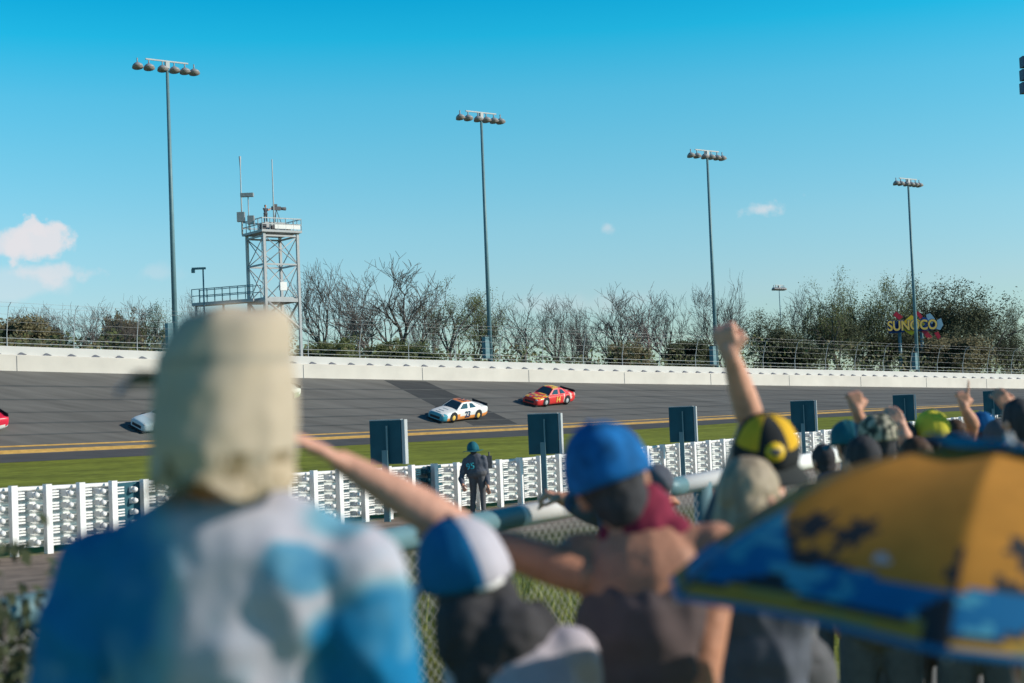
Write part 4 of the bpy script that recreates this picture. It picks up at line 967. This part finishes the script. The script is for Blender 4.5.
t=t_of(722); p=fpos(t,0); g=ground_z(p.x,p.y); mb=MB(); mb.tube([V((p.x,p.y,g-.2)),p-V((0,0,.05))],.045,12); bpart(mb,'post',M['cream'],fence)
t=t_of(330); p=fpos(-3.5,0); g=ground_z(p.x,p.y); mb=MB(); mb.tube([V((p.x,p.y,g-.2)),p],.06,12); bpart(mb,'post',M['poleblue'],fence)
mb=MB(); t=-4.4; te=t_of(850)
hN=V((-fd.y,fd.x,0))
while t<te:
    for sg in (1,-1):
        a=fpos(t,-.07); b=fpos(t+sg*.95,-1.02); w=.0016
        d=(b-a).normalized(); n=d.cross(hN)
        mb.quad([a+n*w+hN*.002*sg,b+n*w+hN*.002*sg,b-n*w+hN*.002*sg,a-n*w+hN*.002*sg])
    t+=.065
mb.tube([fpos(-4.4,-1.0),fpos(te,-1.0)],.012,6)
bpart(mb,'chain_link_mesh',M['steel'],fence)
# ------------------------------------------------------------------ umbrella
def umbrella():
    A=P(1010,450,2.52); tips0=P(658,602,2.3); tips1=P(945,656,1.93); Rr=.655
    a0=math.atan2(tips0.y-A.y,tips0.x-A.x)%(2*math.pi); a1=math.atan2(tips1.y-A.y,tips1.x-A.x)%(2*math.pi)
    off=(a0+a1)/2-math.pi/8
    # axis plane: fit the drop as a linear function of direction
    d0=A.z-tips0.z; d1=A.z-tips1.z
    u0=V((math.cos(off),math.sin(off))); u1=V((math.cos(off+math.pi/4),math.sin(off+math.pi/4)))
    # drop = h + g.u ; choose h mean .215 
    h=.32; det=u0.x*u1.y-u0.y*u1.x; gx=((d0-h)*u1.y-(d1-h)*u0.y)/det; gy=(u0.x*(d1-h)-u1.x*(d0-h))/det
    root=empty('umbrella',V((A.x,A.y,A.z-.85)),'open yellow beach umbrella printed with palm trees over a blue sea band','umbrella')
    def canopy(rad,drop,lift,colf,nr,nt,name,mm,par,gsc=1.):
        mb=MB(); vs=[]; uv=[]
        for i in range(nr+1):
            r=i/nr
            for j in range(nt*8):
                th=off+2*math.pi*j/(nt*8); ph=(j%nt)/nt; sag=math.sin(math.pi*ph)
                rr=rad*r*(1-(1-math.cos(math.pi/8))*sag*.6-.03*sag*r)
                z=A.z+lift-drop*(r**2.0)-(gx*math.cos(th)+gy*math.sin(th))*r*gsc+ .012*sag*r*(1-r)*4*-1
                vs.append(V((A.x+rr*math.cos(th),A.y+rr*math.sin(th),z))); uv.append((r,j/nt))
        N_=nt*8
        for i in range(nr):
            for j in range(N_):
                a,b,c_,d=i*N_+j,i*N_+(j+1)%N_,(i+1)*N_+(j+1)%N_,(i+1)*N_+j
                mb.mesh([vs[a],vs[d],vs[c_],vs[b]],[(0,1,2,3)],0,colf((i+.5)/nr,(j+.5)/nt),True)
        o=mb.build(name,mm,par,loc=root.location,recalc=True); md=o.modifiers.new('s','SOLIDIFY'); md.thickness=.0015; return vs,N_
    Y_=(.62,.29,.05); B_=(.01,.20,.46); BL=(.09,.42,.60); K_=(.045,.05,.06); WY=(.58,.34,.06)
    def cf(r,w):
        pan=int(w)%8; u=w-int(w); n=noise.noise(V((w*3,r*5,2))); n2=noise.noise(V((w*9,r*22,5)))
        if u<.012 or u>.988: return (.10,.08,.05)
        d=min(w,8-w)
        edge=.855-.19*max(0,1-d/.32)+.012*math.sin(w*9)+.012*n
        if r>.985: return B_
        hump=.955-.05*max(0,1-abs(u-.28)/.16)-.07*max(0,1-abs(u-.97)/.10)-.02*(pan==0)
        if r>.945 and r>hump+.012 and not (.93<u): return WY if n2<.25 else (.42,.33,.10)
        if r>hump: return K_
        if r>edge: return BL if n2+.6*n>.02 else B_
        for cu,cr,sr,su in ((.24,.72,.055,.085),(.47,.725,.058,.090),(.985,.80,.07,.03)):
            du=(u-cu)/su; dr=(r-cr)/sr; an=math.atan2(dr,du); rad=math.hypot(du,dr)
            if rad<.95+.25*math.cos(an*6+.8): return K_
            if abs(du)<.16 and 0<r-cr<edge-cr: return K_
        if r>edge-.035-.02*math.sin(u*22) and .12<u<.55: return K_
        if math.hypot((u-.68)*.75*r,r-.80)<.020: return (.55,.55,.62)
        return tuple(a*(1+.10*n2) for a in Y_)
    vs,N_=canopy(Rr,h,0,cf,64,36,'canopy',M['umb'],root)
    canopy(.15,.010,.010,lambda r,w:(.04,.50,.80) if r<.93 else (.02,.20,.5),8,6,'vent',M['umb'],root,.33)
    top=A+V((0,0,.03)); bot=A-V((-.02,0,.80))
    mb=MB(); mb.tube([top,top-V((0,0,.03))],[.004,.007],8); mb.build('finial',M['white'],root,loc=root.location)
    mb=MB(); mb.tube([A+V((0,0,.02)),bot],.008,10); mb.build('shaft',M['steelw'],root,loc=root.location)
    mb=MB(); mb.tube([bot,bot-V((0,0,.1))],[.014,.016],10); mb.build('handle',M['char'],root,loc=root.location)
    for k in range(8):
        pts=[vs[i*N_+k*36]-V((0,0,.006)) for i in (0,10,20,30,40,50,60,64)]
        mb=MB(); mb.tube(pts,.0025,5); mb.tube([A-V((0,0,.33)),vs[30*N_+k*36]-V((0,0,.008))],.002,5); mb.build('rib',M['steelw'],root,loc=root.location)
    return A,bot
UA,UB=umbrella()
# seated holder under the umbrella, and the folding chair
hx=V((UA.x-.02,UA.y+.05,0)); g=ground_z(hx.x,hx.y)
ph=person('person sitting in shade under the palm tree umbrella, dark clothes',hx+V((.12,.06,1.10+g)),hx+V((.12,.03,.93+g)),hx+V((.14,-.02,.46+g)),(.95,-.3,0),(-.3,.95,0),k=.95,seat=True,
  armL=(hx+V((-.10,.12,.66+g)),UB-V((.0,.02,.03)),dict(curl=.9)),shirt='navy',pants='char',sleeve=1.6,hair='hair',vox=.012,group=GC)
c=hx+V((.14,-.02,g)); r=empty('folding_chair',c,'dark folding chair under the person holding the umbrella','chair')
mb=MB(); mb.box(c+V((0,.06,.36)),(.46,.44,.03)); bpart(mb,'seat',M['char'],r)
mb=MB(); mb.box(c+V((0,-.19,.62)),(.46,.03,.36)); bpart(mb,'backrest',M['char'],r)
for sx in (-.22,.22):
    for sy in (-.2,.26):
        q=c+V((sx,sy,0)); mb=MB(); mb.tube([V((q.x,q.y,ground_z(q.x,q.y))),V((q.x,q.y,g+.36))],.012,8); bpart(mb,'leg',M['steelw'],r)
# ------------------------------------------------------------------ loudspeaker at the right edge
p=P(1030,75,60); g=ground_z(p.x,p.y); r=empty('loudspeaker_pole',V((p.x,p.y,g)),'dark navy loudspeaker stack just entering at the top right edge','loudspeaker')
mb=MB(); mb.tube([V((p.x+.1,p.y,g)),V((p.x+.1,p.y,p.z+.6))],[.14,.09],10); bpart(mb,'pole',M['poleblue'],r)
for k in range(3):
    mb=MB(); mb.box(P(1027,62+13*k,60),(.5,.4,.45)); bpart(mb,'speaker_box',M['num_navy'],r)
# ------------------------------------------------------------------ tall grass along the fence, weeds
rng=random.Random(5); mb=MB()
for i in range(9000):
    t=rng.uniform(-6,6); off=rng.gauss(1.6,1.1)
    p=fpos(t,0)+hN*off; 
    if noise.noise(V((p.x*.8,p.y*.8,0)))<-.12: continue
    g=ground_z(p.x,p.y); h=rng.uniform(.12,.42); a=rng.uniform(0,6.28); w=rng.uniform(.006,.014); x=V((math.cos(a),math.sin(a),0)); l=V((rng.gauss(0,.1),rng.gauss(0,.1),0))
    b=V((p.x,p.y,g-.02)); mb.quad([b-x*w,b+x*w,b+x*w*.6+V((0,0,h*.6))+l*.4,b-x*w*.6+V((0,0,h*.6))+l*.4]); mb.quad([b-x*w*.6+V((0,0,h*.6))+l*.4,b+x*w*.6+V((0,0,h*.6))+l*.4,b+V((0,0,h))+l])
tag(mb.build('tall_grass',M['grassb']),'sunlit tall grass growing behind the chain link fence','grass',kind='stuff')
def weed(x,y,D,h,wd,label,n=900):
    t=P(x,y,D); g=ground_z(t.x,t.y); r=empty('leafy_shrub',V((t.x,t.y,g)),label,'shrub'); rng=random.Random(int(x))
    st=MB(); lf=MB()
    for i in range(14):
        a=rng.uniform(0,6.28); q=V((t.x+math.cos(a)*wd*rng.random(),t.y+math.sin(a)*wd*rng.random(),g+h*rng.uniform(.6,1))); st.tube([V((t.x,t.y,g)),V((t.x,t.y,g)).lerp(q,.5)+V((0,0,.1)),q],[.012,.008,.003],5)
        for k in range(n//14):
            o=V((t.x,t.y,g)).lerp(q,rng.uniform(.25,1.))+V([rng.gauss(0,.09) for _ in range(3)]); u=V([rng.gauss(0,1) for _ in range(3)]).normalized(); w=u.orthogonal().normalized(); e=rng.uniform(.02,.045)
            if o.z<g: continue
            lf.quad([o-u*e,o+w*e*.5,o+u*e,o-w*e*.5])
    bpart(st,'stem',M['bark'],r); bpart(lf,'foliage',M['leafd'],r)
weed(2,600,4.6,1.42,.30,'dark leafy shrub in shade at the lower left corner')
weed(-45,590,4.4,1.5,.35,'dark leafy shrub half outside the left edge')
weed(36,610,5.0,1.22,.25,'low dark weeds beside the tie-dye shirt at lower left')
# ------------------------------------------------------------------ light, sky, camera
SUN=V((.985,-.12,0)).normalized(); EL=math.radians(25); sd=V((SUN.x*math.cos(EL),SUN.y*math.cos(EL),math.sin(EL)))
l=bpy.data.lights.new('sun','SUN'); l.energy=4.8; l.angle=math.radians(.5); l.color=(1,.90,.76)
lo=bpy.data.objects.new('sun',l); COL.objects.link(lo); lo.rotation_euler=sd.to_track_quat('Z','Y').to_euler(); lo.location=(60,-30,60)
w=bpy.data.worlds.new('World'); sc.world=w; w.use_nodes=True; nt=w.node_tree; N=nt.nodes; L=nt.links
bg=N['Background']; bg.inputs['Strength'].default_value=.105
sky=N.new('ShaderNodeTexSky'); sky.sky_type='NISHITA'; sky.sun_disc=False; sky.sun_elevation=EL; sky.sun_rotation=math.atan2(sd.x,sd.y)
sky.air_density=1.0; sky.dust_density=.35; sky.ozone_density=1.0
tint=N.new('ShaderNodeMix'); tint.data_type='RGBA'; tint.blend_type='MULTIPLY'; tint.inputs[0].default_value=1; tint.inputs[0].default_value=1
tcs=N.new('ShaderNodeTexCoord'); spz=N.new('ShaderNodeSeparateXYZ'); L.new(tcs.outputs['Generated'],spz.inputs[0])
rmp=N.new('ShaderNodeValToRGB'); el_=rmp.color_ramp.elements
for i,(pz,cc) in enumerate([(0.0,(.72,1.04,1.26)),(.07,(.86,1.13,1.35)),(.12,(.78,1.27,1.41)),(.175,(.56,1.38,1.50)),(.21,(.40,1.44,1.58)),(.25,(.08,1.46,1.66)),(.29,(.0,1.28,1.60)),(.5,(.0,.42,.78)),(1.,(.02,.28,.55))]):
    e=el_[i] if i<2 else el_.new(pz)
    e.position=pz; e.color=(cc[0]/1.8,cc[1]/1.8,cc[2]/1.8,1)
L.new(spz.outputs['Z'],rmp.inputs[0])
sc15=N.new('ShaderNodeVectorMath'); sc15.operation='SCALE'; sc15.inputs['Scale'].default_value=1.8; L.new(rmp.outputs[0],sc15.inputs[0]); L.new(sc15.outputs[0],tint.inputs[7])
L.new(sky.outputs[0],tint.inputs[6])
geo=N.new('ShaderNodeTexCoord'); cur=tint.outputs[2]
def cloud(x,y,rx,ry,amp,seed,cur,soft=.35,scale=26):
    d=ray(x,y).normalized(); az=math.atan2(d.x,d.y); el=math.asin(d.z)
    R=Matrix.Rotation(az,3,'Z')                       # turn so the cloud is on +Y
    mp=N.new('ShaderNodeMapping'); mp.vector_type='POINT'; mp.inputs['Rotation'].default_value=(0,0,az); L.new(geo.outputs['Generated'],mp.inputs[0])
    sb=N.new('ShaderNodeVectorMath'); sb.operation='SUBTRACT'; L.new(mp.outputs[0],sb.inputs[0]); sb.inputs[1].default_value=(0,math.cos(el),math.sin(el))
    ml=N.new('ShaderNodeVectorMath'); ml.operation='MULTIPLY'; L.new(sb.outputs[0],ml.inputs[0]); ml.inputs[1].default_value=(FPX/rx,0,FPX/ry)
    ln=N.new('ShaderNodeVectorMath'); ln.operation='LENGTH'; L.new(ml.outputs[0],ln.inputs[0])
    nz=N.new('ShaderNodeTexNoise'); nz.noise_dimensions='4D'; nz.inputs['W'].default_value=seed; nz.inputs['Scale'].default_value=scale; nz.inputs['Detail'].default_value=5; L.new(geo.outputs['Generated'],nz.inputs['Vector'])
    a=N.new('ShaderNodeMath'); a.operation='MULTIPLY_ADD'; L.new(nz.outputs['Fac'],a.inputs[0]); a.inputs[1].default_value=-3.2; L.new(ln.outputs['Value'],a.inputs[2])   # len - 2.6*noise
    mr=N.new('ShaderNodeMapRange'); mr.interpolation_type='SMOOTHSTEP'; L.new(a.outputs[0],mr.inputs['Value']); mr.inputs['From Min'].default_value=-.7; mr.inputs['From Max'].default_value=-.7-soft; mr.inputs['To Min'].default_value=0; mr.inputs['To Max'].default_value=amp
    fr=N.new('ShaderNodeMath'); fr.operation='GREATER_THAN'; sp=N.new('ShaderNodeSeparateXYZ'); L.new(mp.outputs[0],sp.inputs[0]); L.new(sp.outputs['Y'],fr.inputs[0]); fr.inputs[1].default_value=0
    mm=N.new('ShaderNodeMath'); mm.operation='MULTIPLY'; L.new(mr.outputs[0],mm.inputs[0]); L.new(fr.outputs[0],mm.inputs[1])
    mx=N.new('ShaderNodeMix'); mx.data_type='RGBA'; L.new(mm.outputs[0],mx.inputs[0]); L.new(cur,mx.inputs[6]); mx.inputs[7].default_value=(7.4,7.3,7.6,1); return mx.outputs[2]
cur=cloud(40,240,36,22,.92,1.3,cur,.45,46)
cur=cloud(6,246,30,18,.8,3.3,cur,.5,46)
cur=cloud(34,226,20,13,.9,6.3,cur,.4,60)
cur=cloud(50,272,40,14,.7,4.1,cur,.6,40)
cur=cloud(15,285,80,18,.35,7.7,cur,.7,20)
cur=cloud(770,207,34,12,.75,2.2,cur,.8,60)
cur=cloud(607,228,11,8,.4,5.5,cur,.9,60)
cur=cloud(155,272,30,14,.22,8.5,cur,.7,30)
cur=cloud(560,305,120,16,.22,9.5,cur,.8,20)
L.new(cur,bg.inputs['Color'])
cam=bpy.data.cameras.new('Camera'); co=bpy.data.objects.new('Camera',cam); COL.objects.link(co); sc.camera=co
cam.sensor_width=36; cam.lens=FPX*36/1024; cam.clip_end=9000; cam.clip_start=.05
mw=Matrix((RGT,UPV,-FWD)).transposed().to_4x4(); co.matrix_world=Matrix.Translation(CAM)@mw
cam.dof.use_dof=True; cam.dof.focus_distance=75; cam.dof.aperture_fstop=2.2; cam.dof.aperture_blades=0
sc.view_settings.view_transform='Standard'; sc.view_settings.look='None'; sc.view_settings.exposure=0; sc.view_settings.gamma=1
sc.render.resolution_x=1024; sc.render.resolution_y=683
sc.cycles.use_denoising=True; sc.cycles.max_bounces=6; sc.cycles.sample_clamp_indirect=6
